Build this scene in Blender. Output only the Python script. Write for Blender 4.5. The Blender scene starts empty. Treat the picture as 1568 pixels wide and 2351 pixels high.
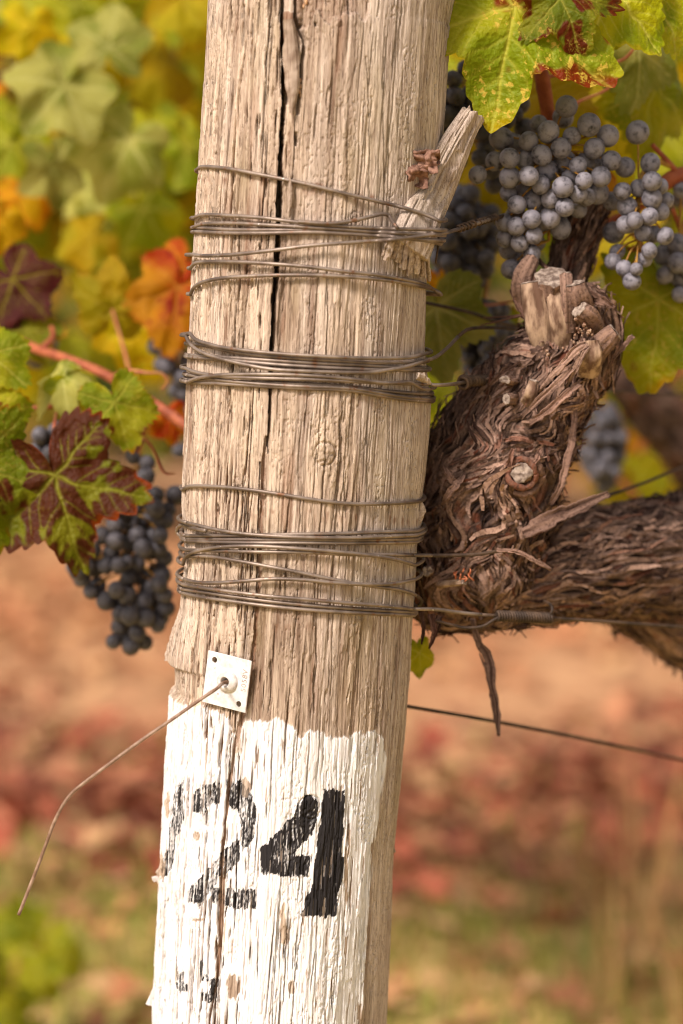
import bpy, math, random
import numpy as np
from mathutils import Vector, Matrix

random.seed(7)
rng = np.random.default_rng(7)
scene = bpy.context.scene
COL = scene.collection

# ------------------------------------------------------------------ camera
CAM_H, CAM_D, PITCH, LENS, SENSOR = 1.0, 1.64, math.radians(6.0), 85.0, 24.0
cam_data = bpy.data.cameras.new('camera')
cam_data.sensor_fit = 'HORIZONTAL'
cam_data.sensor_width = SENSOR
cam_data.lens = LENS
cam_data.clip_start = 0.05
cam_data.clip_end = 500.0
cam_data.dof.use_dof = True
cam_data.dof.focus_distance = 1.60
cam_data.dof.aperture_fstop = 2.9
cam_data.dof.aperture_blades = 9
camera = bpy.data.objects.new('camera', cam_data)
COL.objects.link(camera)
camera.location = (0.0, -CAM_D, CAM_H)
camera.rotation_euler = (math.radians(90) - PITCH, 0, 0)
scene.camera = camera

# ------------------------------------------------------------------ sky, sun, exposure
SUN_EL, SUN_AZ = math.radians(44), math.radians(-36)   # azimuth from behind the camera, towards the left
sun_from = Vector((math.sin(SUN_AZ) * math.cos(SUN_EL), -math.cos(SUN_AZ) * math.cos(SUN_EL), math.sin(SUN_EL)))
world = bpy.data.worlds.new('World')
scene.world = world
world.use_nodes = True
wn = world.node_tree
wn.nodes.clear()
w_out = wn.nodes.new('ShaderNodeOutputWorld')
w_bg = wn.nodes.new('ShaderNodeBackground')
w_sky = wn.nodes.new('ShaderNodeTexSky')
w_sky.sky_type = 'NISHITA'
w_sky.sun_disc = False
w_sky.sun_elevation = SUN_EL
w_sky.sun_rotation = math.atan2(sun_from.x, sun_from.y)
w_sky.air_density = 0.7
w_sky.dust_density = 3.0
w_sky.ozone_density = 0.3
w_hs = wn.nodes.new('ShaderNodeHueSaturation')         # thin overcast: most of the blue is washed out
w_hs.inputs['Saturation'].default_value = 0.15
wn.links.new(w_sky.outputs[0], w_hs.inputs['Color'])
w_tint = wn.nodes.new('ShaderNodeMix'); w_tint.data_type = 'RGBA'; w_tint.blend_type = 'MULTIPLY'
w_tint.inputs[0].default_value = 1.0; w_tint.inputs[7].default_value = (1.0, 0.94, 0.92, 1.0)   # warm white balance
wn.links.new(w_hs.outputs[0], w_tint.inputs[6])
wn.links.new(w_tint.outputs[2], w_bg.inputs['Color'])
w_bg.inputs['Strength'].default_value = 0.055
wn.links.new(w_bg.outputs[0], w_out.inputs['Surface'])

sun_data = bpy.data.lights.new('sun', 'SUN')
sun_data.energy = 1.5
sun_data.angle = math.radians(11)
sun_data.color = (1.0, 0.895, 0.835)
sun = bpy.data.objects.new('sun', sun_data)
COL.objects.link(sun)
sun.rotation_euler = (-sun_from).to_track_quat('-Z', 'Y').to_euler()

scene.view_settings.view_transform = 'Standard'
scene.view_settings.look = 'None'
scene.view_settings.gamma = 1.0
scene.view_settings.exposure = 1.65
scene.cycles.use_denoising = True
scene.cycles.denoising_prefilter = 'ACCURATE'
scene.cycles.filter_width = 1.05
scene.cycles.max_bounces = 8
scene.cycles.diffuse_bounces = 3

# ------------------------------------------------------------------ picture <-> place
IW, IH = 1568.0, 2351.0
FWD = np.array([0, math.cos(PITCH), -math.sin(PITCH)])
UP = np.array([0, math.sin(PITCH), math.cos(PITCH)])
RIGHT = np.array([1.0, 0, 0])
CAM = np.array([0, -CAM_D, CAM_H])
K = SENSOR / LENS / IW
PX = K * CAM_D          # metres per picture unit at the post


def P(u, v, y=0.0):
    """the point of the vertical plane at depth y seen at (u, v)"""
    d = FWD + RIGHT * ((u - IW / 2) * K) + UP * ((IH / 2 - v) * K)
    return CAM + d * ((y + CAM_D) / d[1])


def proj(X, Y, Z):
    dx, dy, dz = X - CAM[0], Y - CAM[1], Z - CAM[2]
    f = dy * FWD[1] + dz * FWD[2]
    uu = dx / f / K + IW / 2
    vv = IH / 2 - (dy * UP[1] + dz * UP[2]) / f / K
    return uu, vv


def px_at(y):
    return K * (CAM_D + y)


# ------------------------------------------------------------------ noise
def _hash(ix, iy, seed):
    h = (ix.astype(np.int64) * 374761393 + iy.astype(np.int64) * 668265263 + seed * 974634777) & 0xFFFFFFFF
    h = ((h ^ (h >> 13)) * 1274126177) & 0xFFFFFFFF
    h = ((h ^ (h >> 15)) * 2246822519) & 0xFFFFFFFF
    return ((h ^ (h >> 16)) & 0xFFFFFF).astype(np.float64) / 0x7FFFFF - 1.0


def vn(x, y, seed=0):
    x = np.asarray(x, float); y = np.asarray(y, float)
    x, y = np.broadcast_arrays(x, y)
    xi = np.floor(x); yi = np.floor(y)
    fx = x - xi; fy = y - yi
    fx = fx * fx * fx * (fx * (fx * 6 - 15) + 10); fy = fy * fy * fy * (fy * (fy * 6 - 15) + 10)
    a = _hash(xi, yi, seed); b = _hash(xi + 1, yi, seed)
    c = _hash(xi, yi + 1, seed); d = _hash(xi + 1, yi + 1, seed)
    return (a * (1 - fx) + b * fx) * (1 - fy) + (c * (1 - fx) + d * fx) * fy


def fbm(x, y, seed=0, octv=3, gain=0.5):
    s = 0; amp = 1; tot = 0
    for o in range(octv):
        s = s + amp * vn(x * 2 ** o + 17.3 * o, y * 2 ** o + 9.1 * o, seed + o * 13)
        tot += amp; amp *= gain
    return s / tot


def sst(a, b, x):
    t = np.clip((x - a) / (b - a), 0, 1)
    return t * t * (3 - 2 * t)


def in_poly(px, py, poly):
    inside = np.zeros(px.shape, bool)
    n = len(poly)
    for i in range(n):
        x1, y1 = poly[i]; x2, y2 = poly[(i + 1) % n]
        if y1 == y2:
            continue
        c = ((y1 > py) != (y2 > py)) & (px < (x2 - x1) * (py - y1) / (y2 - y1) + x1)
        inside ^= c
    return inside


def lin(r, g, b, k=1.0):
    f = lambda c: (c / 255 / 12.92 if c / 255 <= 0.04045 else ((c / 255 + 0.055) / 1.055) ** 2.4)
    return np.array([f(r) * k, f(g) * k, f(b) * k])


# ------------------------------------------------------------------ mesh helpers
def build_mesh(name, V, Q=None, T=None, fattr=None, cattr=None, smooth=True):
    me = bpy.data.meshes.new(name)
    V = np.asarray(V, dtype=np.float32).reshape(-1, 3)
    Q = np.zeros((0, 4), np.int32) if Q is None else np.asarray(Q, np.int32).reshape(-1, 4)
    T = np.zeros((0, 3), np.int32) if T is None else np.asarray(T, np.int32).reshape(-1, 3)
    me.vertices.add(len(V)); me.vertices.foreach_set('co', V.ravel())
    nl = len(Q) * 4 + len(T) * 3
    me.loops.add(nl)
    me.loops.foreach_set('vertex_index', np.concatenate([Q.ravel(), T.ravel()]))
    me.polygons.add(len(Q) + len(T))
    starts = np.concatenate([np.arange(len(Q)) * 4, len(Q) * 4 + np.arange(len(T)) * 3]).astype(np.int32)
    me.polygons.foreach_set('loop_start', starts)
    me.update(calc_edges=True)
    me.polygons.foreach_set('use_smooth', np.full(len(me.polygons), smooth, dtype=bool))
    for k, a in (fattr or {}).items():
        at = me.attributes.new(k, 'FLOAT', 'POINT'); at.data.foreach_set('value', np.asarray(a, np.float32).ravel())
    for k, a in (cattr or {}).items():
        a = np.asarray(a, np.float32).reshape(-1, 3)
        a4 = np.concatenate([a, np.ones((len(a), 1), np.float32)], 1)
        at = me.attributes.new(k, 'FLOAT_COLOR', 'POINT'); at.data.foreach_set('color', a4.ravel())
    return me


def grid_q(nr, nc, wrap=False, off=0):
    r = np.arange(nr - 1)[:, None]; c = np.arange(nc if wrap else nc - 1)[None, :]
    c2 = (c + 1) % nc
    q = np.stack([r * nc + c, r * nc + c2, (r + 1) * nc + c2, (r + 1) * nc + c], -1).reshape(-1, 4)
    return q + off


def ob(name, me, mat=None, parent=None):
    o = bpy.data.objects.new(name, me)
    COL.objects.link(o)
    if mat is not None and me is not None and len(me.materials) == 0:
        me.materials.append(mat)
    if parent is not None:
        o.parent = parent
        o.matrix_parent_inverse = parent.matrix_world.inverted() if parent.type != 'EMPTY' else Matrix.Translation(-Vector(parent.location))
    return o


def tag(o, label=None, cat=None, group=None, kind=None):
    if label: o['label'] = label
    if cat: o['category'] = cat
    if group: o['group'] = group
    if kind: o['kind'] = kind
    return o


def thing(name, label, cat, loc=(0, 0, 0), group=None):
    o = bpy.data.objects.new(name, None)
    o.empty_display_size = 0.02
    COL.objects.link(o)
    o.location = [float(c) for c in loc]
    return tag(o, label, cat, group)


def crom(pts, n):
    """Catmull-Rom through rows of pts, n samples, even by chord"""
    p = np.asarray(pts, float)
    if len(p) == 2:
        return p[0] + (p[1] - p[0]) * np.linspace(0, 1, n)[:, None]
    seg = np.linalg.norm(np.diff(p, axis=0), axis=1) ** 0.5 + 1e-9
    t = np.concatenate([[0], np.cumsum(seg)])
    ext = np.vstack([2 * p[0] - p[1], p, 2 * p[-1] - p[-2]])
    te = np.concatenate([[-(t[1])], t, [t[-1] + (t[-1] - t[-2])]])
    q = np.linspace(0, t[-1], n * 4)
    i = np.clip(np.searchsorted(t, q, side='right') - 1, 0, len(p) - 2)
    t0, t1, t2, t3 = te[i], te[i + 1], te[i + 2], te[i + 3]
    P0, P1, P2, P3 = ext[i], ext[i + 1], ext[i + 2], ext[i + 3]
    c = lambda a: a[:, None]
    A1 = c((t1 - q) / (t1 - t0)) * P0 + c((q - t0) / (t1 - t0)) * P1
    A2 = c((t2 - q) / (t2 - t1)) * P1 + c((q - t1) / (t2 - t1)) * P2
    A3 = c((t3 - q) / (t3 - t2)) * P2 + c((q - t2) / (t3 - t2)) * P3
    B1 = c((t2 - q) / (t2 - t0)) * A1 + c((q - t0) / (t2 - t0)) * A2
    B2 = c((t3 - q) / (t3 - t1)) * A2 + c((q - t1) / (t3 - t1)) * A3
    C = c((t2 - q) / (t2 - t1)) * B1 + c((q - t1) / (t2 - t1)) * B2
    L = np.concatenate([[0], np.cumsum(np.linalg.norm(np.diff(C, axis=0), axis=1))])
    s = np.linspace(0, L[-1], n)
    return np.stack([np.interp(s, L, C[:, k]) for k in range(C.shape[1])], 1)


def frames(path, ref=(0, -1, 0)):
    T = np.gradient(path, axis=0); T /= np.linalg.norm(T, axis=1)[:, None] + 1e-12
    n = np.array(ref, float)
    if abs(T[0] @ n) > 0.95: n = np.array([0.3, 0.2, 1.0])
    N = np.zeros_like(T)
    for i in range(len(T)):
        n = n - T[i] * (n @ T[i]); n /= np.linalg.norm(n) + 1e-12
        N[i] = n
    return T, N, np.cross(T, N)


def tube_arrays(path, rad, ns=8, jitter=0.0, seed=0):
    path = np.asarray(path, float); n = len(path)
    rad = np.broadcast_to(np.asarray(rad, float), (n,))
    T, N, B = frames(path)
    a = np.linspace(0, 2 * math.pi, ns, endpoint=False)
    r = rad[:, None] * np.ones(ns)
    if jitter:
        r = r * (1 + jitter * fbm(np.arange(n)[:, None] * 0.35, a[None, :] * 1.3, seed, 2))
    V = path[:, None, :] + r[..., None] * (np.cos(a)[None, :, None] * N[:, None, :] + np.sin(a)[None, :, None] * B[:, None, :])
    V = V.reshape(-1, 3)
    Q = grid_q(n, ns, True)
    V = np.vstack([V, path[0], path[-1]])
    k = np.arange(ns); k2 = (k + 1) % ns
    Tt = np.vstack([np.stack([np.full(ns, n * ns), k2, k], 1),
                    np.stack([np.full(ns, n * ns + 1), (n - 1) * ns + k, (n - 1) * ns + k2], 1)])
    return V, Q, Tt


class Acc:
    def __init__(s): s.V = []; s.Q = []; s.T = []; s.f = {}; s.c = {}; s.n = 0
    def add(s, V, Q=None, T=None, f=None, c=None):
        V = np.asarray(V, float).reshape(-1, 3)
        s.V.append(V)
        if Q is not None and len(Q): s.Q.append(np.asarray(Q) + s.n)
        if T is not None and len(T): s.T.append(np.asarray(T) + s.n)
        for k, a in (f or {}).items(): s.f.setdefault(k, []).append(np.broadcast_to(np.asarray(a, float), (len(V),)))
        for k, a in (c or {}).items(): s.c.setdefault(k, []).append(np.broadcast_to(np.asarray(a, float), (len(V), 3)))
        s.n += len(V)
    def mesh(s, name, smooth=True):
        return build_mesh(name, np.vstack(s.V), np.vstack(s.Q) if s.Q else None, np.vstack(s.T) if s.T else None,
                          {k: np.concatenate(a) for k, a in s.f.items()}, {k: np.vstack(a) for k, a in s.c.items()}, smooth)


# ------------------------------------------------------------------ materials
class M:
    def __init__(s, name, rough=0.7, spec=0.3):
        s.m = bpy.data.materials.new(name); s.m.use_nodes = True
        s.t = s.m.node_tree; s.n = s.t.nodes
        s.b = s.n['Principled BSDF']
        s.b.inputs['Roughness'].default_value = rough
        s.b.inputs['Specular IOR Level'].default_value = spec
    def new(s, typ, **kw):
        nd = s.n.new(typ)
        for k, v in kw.items(): setattr(nd, k, v)
        return nd
    def L(s, a, b): s.t.links.new(a, b)
    def attr(s, name): return s.new('ShaderNodeAttribute', attribute_name=name)
    def mix(s, fac, a, b, mode='MIX'):
        nd = s.new('ShaderNodeMix', data_type='RGBA', blend_type=mode)
        for i, x in ((0, fac), (6, a), (7, b)):
            if hasattr(x, 'links') or isinstance(x, bpy.types.NodeSocket): s.L(x, nd.inputs[i])
            elif i == 0: nd.inputs[i].default_value = x
            else: nd.inputs[i].default_value = (*x, 1)
        return nd.outputs[2]
    def noise(s, scale, detail=3, rough=0.55, vec=None, stretch=None, coord='Object'):
        nd = s.new('ShaderNodeTexNoise')
        nd.inputs['Scale'].default_value = scale; nd.inputs['Detail'].default_value = detail
        nd.inputs['Roughness'].default_value = rough
        if vec is None:
            tc = s.new('ShaderNodeTexCoord'); vec = tc.outputs[coord]
        if stretch:
            mp = s.new('ShaderNodeMapping'); mp.inputs['Scale'].default_value = stretch
            s.L(vec, mp.inputs['Vector']); vec = mp.outputs[0]
        s.L(vec, nd.inputs['Vector'])
        return nd.outputs['Fac']
    def ramp(s, fac, a, b):
        nd = s.new('ShaderNodeMapRange', interpolation_type='SMOOTHSTEP')
        nd.inputs['From Min'].default_value = a; nd.inputs['From Max'].default_value = b
        s.L(fac, nd.inputs['Value']); return nd.outputs[0]
    def mul(s, a, k):
        nd = s.new('ShaderNodeMath', operation='MULTIPLY')
        s.L(a, nd.inputs[0])
        if isinstance(k, bpy.types.NodeSocket): s.L(k, nd.inputs[1])
        else: nd.inputs[1].default_value = k
        return nd.outputs[0]
    def color(s, sock): s.L(sock, s.b.inputs['Base Color'])
    def bump(s, h, dist, strength=1.0):
        nd = s.new('ShaderNodeBump'); nd.inputs['Distance'].default_value = dist; nd.inputs['Strength'].default_value = strength
        s.L(h, nd.inputs['Height']); s.L(nd.outputs[0], s.b.inputs['Normal'])


def mat_wood():
    m = M('weathered_wood', 0.85, 0.2)
    tone = m.attr('tone').outputs['Fac']; grey = m.attr('grey').outputs['Fac']
    paint = m.attr('paint').outputs['Fac']; ink = m.attr('ink').outputs['Fac']; stain = m.attr('stain').outputs['Fac']
    fine = m.noise(1.0, 4, 0.6, stretch=(900, 900, 45))
    blot = m.noise(26, 3, 0.6, stretch=(1, 1, 0.35))
    tan = m.mix(tone, tuple(lin(112, 88, 70)), tuple(lin(208, 186, 163)))
    gry = m.mix(tone, tuple(lin(138, 116, 100)), tuple(lin(210, 193, 176)))
    w = m.mix(grey, tan, gry)
    w = m.mix(m.ramp(blot, 0.52, 0.72), w, m.mix(0.35, w, tuple(lin(150, 132, 92))))
    w = m.mix(m.mul(m.ramp(fine, 0.47, 0.3), 0.55), w, tuple(lin(104, 80, 60)))
    hair = m.noise(1.0, 3, 0.65, stretch=(420, 420, 13))
    hd = m.new('ShaderNodeMath', operation='ABSOLUTE'); sb = m.new('ShaderNodeMath', operation='SUBTRACT'); sb.inputs[1].default_value = 0.5
    m.L(hair, sb.inputs[0]); m.L(sb.outputs[0], hd.inputs[0])
    w = m.mix(m.mul(m.ramp(hd.outputs[0], 0.022, 0.005), 0.6), w, tuple(lin(84, 62, 46)))
    w = m.mix(stain, w, tuple(lin(120, 78, 52)))
    pw = m.mix(m.ramp(m.noise(60, 3), 0.35, 0.7), (0.80, 0.775, 0.755), (0.72, 0.68, 0.65))
    c = m.mix(paint, w, pw)
    c = m.mix(ink, c, (0.022, 0.019, 0.019))
    m.color(c)
    m.bump(fine, 0.0012, 0.9)
    return m.m


def mat_wire():
    m = M('weathered_wire', 0.5, 0.4)
    m.b.inputs['Metallic'].default_value = 0.55
    n1 = m.noise(45, 3); n2 = m.noise(160, 2); n3 = m.noise(420, 2)
    c = m.mix(m.ramp(n1, 0.35, 0.65), tuple(lin(104, 90, 80)), tuple(lin(150, 134, 120)))
    c = m.mix(m.ramp(n2, 0.58, 0.75), c, tuple(lin(118, 84, 62)))
    c = m.mix(m.ramp(n3, 0.70, 0.78), c, tuple(lin(205, 198, 188)))
    m.color(c); m.bump(n3, 0.0003, 0.5)
    return m.m


def mat_rust_wire():
    m = M('dark_rusty_wire', 0.65, 0.3)
    m.b.inputs['Metallic'].default_value = 0.3
    c = m.mix(m.ramp(m.noise(70, 3), 0.35, 0.65), tuple(lin(62, 50, 42)), tuple(lin(98, 78, 62)))
    m.color(c)
    return m.m


def mat_aluminium():
    m = M('dull_aluminium', 0.48, 0.5)
    m.b.inputs['Metallic'].default_value = 0.35
    c = m.mix(m.ramp(m.noise(220, 4), 0.4, 0.75), (0.78, 0.765, 0.75), (0.60, 0.56, 0.53))
    m.color(c); m.bump(m.noise(700, 2), 0.0002, 0.4)
    return m.m


def mat_plain(name, c1, c2, scale=60, rough=0.75, stretch=None, bump=0.0):
    m = M(name, rough, 0.25)
    n = m.noise(scale, 4, 0.6, stretch=stretch)
    m.color(m.mix(m.ramp(n, 0.35, 0.68), tuple(c1), tuple(c2)))
    if bump: m.bump(n, bump, 0.8)
    return m.m


def mat_bark():
    m = M('shaggy_bark', 0.88, 0.2)
    tone = m.attr('tone').outputs['Fac']; red = m.attr('red').outputs['Fac']
    c = m.mix(tone, tuple(lin(24, 12, 9)), tuple(lin(180, 146, 126)))
    c = m.mix(m.mul(red, 0.7), c, tuple(lin(120, 66, 44)))
    n = m.noise(420, 4, 0.65)
    c = m.mix(m.mul(m.ramp(n, 0.52, 0.35), 0.6), c, tuple(lin(52, 34, 26)))
    m.color(c); m.bump(n, 0.0009, 0.9)
    return m.m


def mat_leaf():
    m = M('vine_leaf', 0.5, 0.22)
    col = m.attr('col').outputs['Color']
    oi = m.new('ShaderNodeObjectInfo')
    hs = m.new('ShaderNodeHueSaturation'); hs.inputs['Saturation'].default_value = 1.1
    vr = m.new('ShaderNodeMapRange'); vr.inputs['To Min'].default_value = 0.62; vr.inputs['To Max'].default_value = 1.18
    sn = m.noise(17, 2, 0.6); sn2 = m.noise(55, 2, 0.6)
    col = m.mix(m.mul(m.ramp(sn, 0.55, 0.64), m.attr('spk').outputs['Fac']), col, tuple(lin(204, 178, 92)))
    col = m.mix(m.mul(m.ramp(sn2, 0.42, 0.30), 0.35), col, m.mix(0.5, col, tuple(lin(80, 84, 30))))
    m.L(oi.outputs['Random'], vr.inputs['Value']); m.L(vr.outputs[0], hs.inputs['Value']); m.L(col, hs.inputs['Color'])
    m.color(hs.outputs[0])
    m.bump(m.noise(22, 3), 0.012, 0.35)
    tr = m.new('ShaderNodeBsdfTranslucent'); m.L(hs.outputs[0], tr.inputs['Color'])
    mx = m.new('ShaderNodeMixShader'); mx.inputs[0].default_value = 0.42
    out = m.n['Material Output']
    m.L(m.b.outputs[0], mx.inputs[1]); m.L(tr.outputs[0], mx.inputs[2]); m.L(mx.outputs[0], out.inputs['Surface'])
    return m.m


def mat_grape(name, bloom):
    m = M(name, 0.55, 0.35)
    tc = m.new('ShaderNodeObjectInfo')
    co = m.new('ShaderNodeTexCoord'); va = m.new('ShaderNodeVectorMath', operation='ADD'); sc = m.new('ShaderNodeVectorMath', operation='SCALE')
    sc.inputs[0].default_value = (37.0, 91.0, 53.0); m.L(tc.outputs['Random'], sc.inputs['Scale'])
    m.L(co.outputs['Object'], va.inputs[0]); m.L(sc.outputs[0], va.inputs[1])
    n1 = m.noise(1.5, 4, 0.62, va.outputs[0]); n2 = m.noise(5.5, 3, 0.6, va.outputs[0])
    mp = m.new('ShaderNodeMapRange'); mp.inputs['To Min'].default_value = bloom * 0.78; mp.inputs['To Max'].default_value = min(1.0, bloom * 1.12)
    m.L(tc.outputs['Random'], mp.inputs['Value'])
    f = m.mul(m.ramp(n1, 0.22, 0.56), mp.outputs[0])
    c = m.mix(f, tuple(lin(20, 18, 24)), tuple(lin(148, 143, 150)))
    c = m.mix(m.ramp(n2, 0.66, 0.71), c, tuple(lin(58, 44, 40)))
    d = m.attr('dot').outputs['Fac']
    c = m.mix(d, c, tuple(lin(48, 38, 36)))
    m.color(c)
    m.b.inputs['Coat Weight'].default_value = 0.0
    return m.m


def mat_ground():
    m = M('vineyard_soil', 0.95, 0.1)
    tc = m.new('ShaderNodeTexCoord')
    soil = m.mix(m.ramp(m.noise(2.2, 5, 0.6, tc.outputs['Object']), 0.35, 0.66), tuple(lin(164, 118, 84)), tuple(lin(204, 158, 116)))
    soil = m.mix(m.ramp(m.noise(9, 4, 0.6, tc.outputs['Object']), 0.55, 0.75), soil, tuple(lin(122, 82, 56)))
    sx = m.new('ShaderNodeSeparateXYZ'); m.L(tc.outputs['Object'], sx.inputs[0])
    ad = m.new('ShaderNodeMath', operation='ADD'); m.L(sx.outputs['Y'], ad.inputs[0]); m.L(m.mul(m.noise(1.4, 3, 0.6, tc.outputs['Object']), 1.6), ad.inputs[1])
    thatch = m.mix(m.ramp(m.noise(3.5, 4, 0.6, tc.outputs['Object']), 0.38, 0.62), tuple(lin(164, 156, 84)), tuple(lin(204, 166, 110)))
    soil = m.mix(m.ramp(ad.outputs[0], 3.3, 2.7), soil, thatch)
    m.color(soil)
    m.bump(m.noise(30, 5, 0.65, tc.outputs['Object']), 0.02, 0.8)
    return m.m


def mat_colattr(name, rough=0.75, transl=0.2):
    m = M(name, rough, 0.2)
    c = m.attr('col').outputs['Color']
    m.color(c)
    tr = m.new('ShaderNodeBsdfTranslucent'); m.L(c, tr.inputs['Color'])
    mx = m.new('ShaderNodeMixShader'); mx.inputs[0].default_value = transl
    m.L(m.b.outputs[0], mx.inputs[1]); m.L(tr.outputs[0], mx.inputs[2]); m.L(mx.outputs[0], m.n['Material Output'].inputs['Surface'])
    return m.m


WOOD = mat_wood(); WIRE = mat_wire(); RUST = mat_rust_wire(); ALU = mat_aluminium(); BARK = mat_bark(); LEAF = mat_leaf()
GRAPE_PALE = mat_grape('bloomed_grape', 0.72); GRAPE_DARK = mat_grape('dark_grape', 0.32)  # same skin in a paler and a darker mix
CANE = mat_plain('reddish_cane', lin(132, 66, 42), lin(170, 96, 62), 90, 0.6)
STEM = mat_plain('grape_stem', lin(140, 96, 40), lin(172, 132, 58), 150, 0.65)
PETIOLE = mat_plain('leaf_stalk', lin(158, 84, 62), lin(176, 124, 74), 120, 0.6)
CUT = mat_plain('cut_wood', lin(96, 80, 70), lin(166, 149, 134), 240, 0.85, bump=0.0008)
PEELED = mat_plain('peeled_wood', lin(100, 74, 58), lin(184, 156, 130), 160, 0.8, stretch=(1, 1, 0.3), bump=0.0008)
SPLINT = mat_plain('grey_split_wood', lin(120, 100, 84), lin(206, 188, 165), 1.0, 0.88, stretch=(420, 420, 90), bump=0.0009)
DEAD = mat_plain('dead_brown_leaf', lin(98, 68, 54), lin(158, 120, 100), 180, 0.8, bump=0.0006)
GROUND = mat_ground()
LITTER = mat_colattr('leaf_litter', 0.8, 0.1)
GRASS = mat_colattr('dry_grass', 0.7, 0.25)

# ------------------------------------------------------------------ ground
gx = np.concatenate([np.linspace(-60, -5, 25), np.linspace(-4.8, 4.8, 90), np.linspace(5, 60, 25)])
gy = np.concatenate([np.linspace(-20, -2, 12), np.linspace(-1.8, 9, 110), np.linspace(9.5, 120, 40)])
GX, GY = np.meshgrid(gx, gy)
GZ = 0.03 * fbm(GX * 1.3, GY * 1.3, 3, 4) + 0.03 * fbm(GX * 0.3, GY * 0.3, 4, 2)
GZ = np.where(np.hypot(GX, GY) < 0.4, GZ - 0.03, GZ)
ground = ob('ground', build_mesh('ground', np.stack([GX, GY, GZ], -1), grid_q(len(gy), len(gx))), GROUND)
tag(ground, kind='structure')

# ------------------------------------------------------------------ the post
LEFT = [(-500, 508), (0, 478), (100, 474), (200, 468), (300, 463), (380, 458), (480, 452), (600, 446), (700, 440), (800, 434), (900, 430),
        (1000, 426), (1100, 421), (1150, 420), (1200, 425), (1280, 428), (1330, 422), (1395, 416), (1440, 401), (1500, 387), (1515, 386),
        (1521, 404), (1578, 405), (1588, 392), (1640, 390), (1750, 382), (1900, 375), (2000, 369), (2030, 368), (2150, 362), (2250, 358),
        (2351, 355), (4500, 250)]
RIGHTE = [(-500, 1075), (0, 1043), (60, 1031), (66, 1034), (80, 1034), (150, 1027), (250, 1020), (380, 1010), (480, 1000), (560, 986),
          (640, 978), (800, 972), (880, 982), (920, 989), (1000, 985), (1080, 978), (1150, 969), (1200, 969), (1250, 957), (1350, 952),
          (1450, 945), (1600, 937), (1700, 928), (1800, 919), (1950, 902), (2000, 899), (2100, 895), (2200, 890), (2351, 884), (4500, 760)]


def z_of(v): return np.array([P(784, a, 0)[2] for a in np.atleast_1d(v)])
def x_of(u, v): return P(u, v, 0)[0]


LZ = np.array([P(u, v, 0) for v, u in LEFT]); RZ = np.array([P(u, v, 0) for v, u in RIGHTE])
oL = np.argsort(LZ[:, 2]); oR = np.argsort(RZ[:, 2])
bl = np.polyfit([LZ[1, 2], LZ[-2, 2]], [LZ[1, 0], LZ[-2, 0]], 1)
br = np.polyfit([RZ[1, 2], RZ[-2, 2]], [RZ[1, 0], RZ[-2, 0]], 1)


def axis_x(z): return (np.polyval(bl, z) + np.polyval(br, z)) / 2
def base_r(z): return (np.polyval(br, z) - np.polyval(bl, z)) / 2
def l_res(z): return np.polyval(bl, z) - np.interp(z, LZ[oL, 2], LZ[oL, 0])
def r_res(z): return np.interp(z, RZ[oR, 2], RZ[oR, 0]) - np.polyval(br, z)


def post_r(th, z):
    s = np.sin(th); c = np.cos(th)
    wl = np.where(s < 0, np.abs(s) ** 5, 0); wr = np.where(s > 0, np.abs(s) ** 5, 0)
    return base_r(z) + wl * l_res(z) + wr * r_res(z)


_TG = np.linspace(-math.pi / 2, math.pi / 2, 241)


def on_post(u, v, off=0.0):
    """point at (u, v) lying off metres above the face of the post"""
    y = -0.06
    for _ in range(5):
        p = P(u, v, y); z = p[2]
        r = post_r(_TG, z) + off
        xs = np.maximum.accumulate(r * np.sin(_TG))
        th = float(np.interp(p[0] - axis_x(z), xs, _TG))
        y = -float(np.interp(th, _TG, r)) * math.cos(th)
    return P(u, v, y)


Z0, Z1 = P(784, 2400, -0.08)[2], P(784, -60, -0.08)[2]
zz = np.concatenate([np.linspace(-0.08, Z0, 50)[:-1], np.arange(Z0, Z1, 0.0008), np.linspace(Z1, 1.36, 30)[1:]])
tf = math.radians(106)
th_f = np.linspace(-tf, tf, 600)
th_b = np.linspace(tf, 2 * math.pi - tf, 62)[1:-1]
th = np.concatenate([th_f, th_b])
TH, ZZ = np.meshgrid(th, zz)
R0 = post_r(TH, ZZ)
X0 = axis_x(ZZ) + R0 * np.sin(TH); Y0 = -R0 * np.cos(TH)
UU, VV = proj(X0, Y0, ZZ)
FRONT = np.cos(TH) > -0.15
S = np.where(TH > math.pi, TH - 2 * math.pi, TH) * 81.0      # mm round the post
Zm = ZZ * 1000.0
R1U = lambda x: 376.3 + 0.48 * x
R3 = lambda pts: [(282.2 + 0.46 * x, 1379.8 + 0.46 * y) for x, y in pts]

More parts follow.
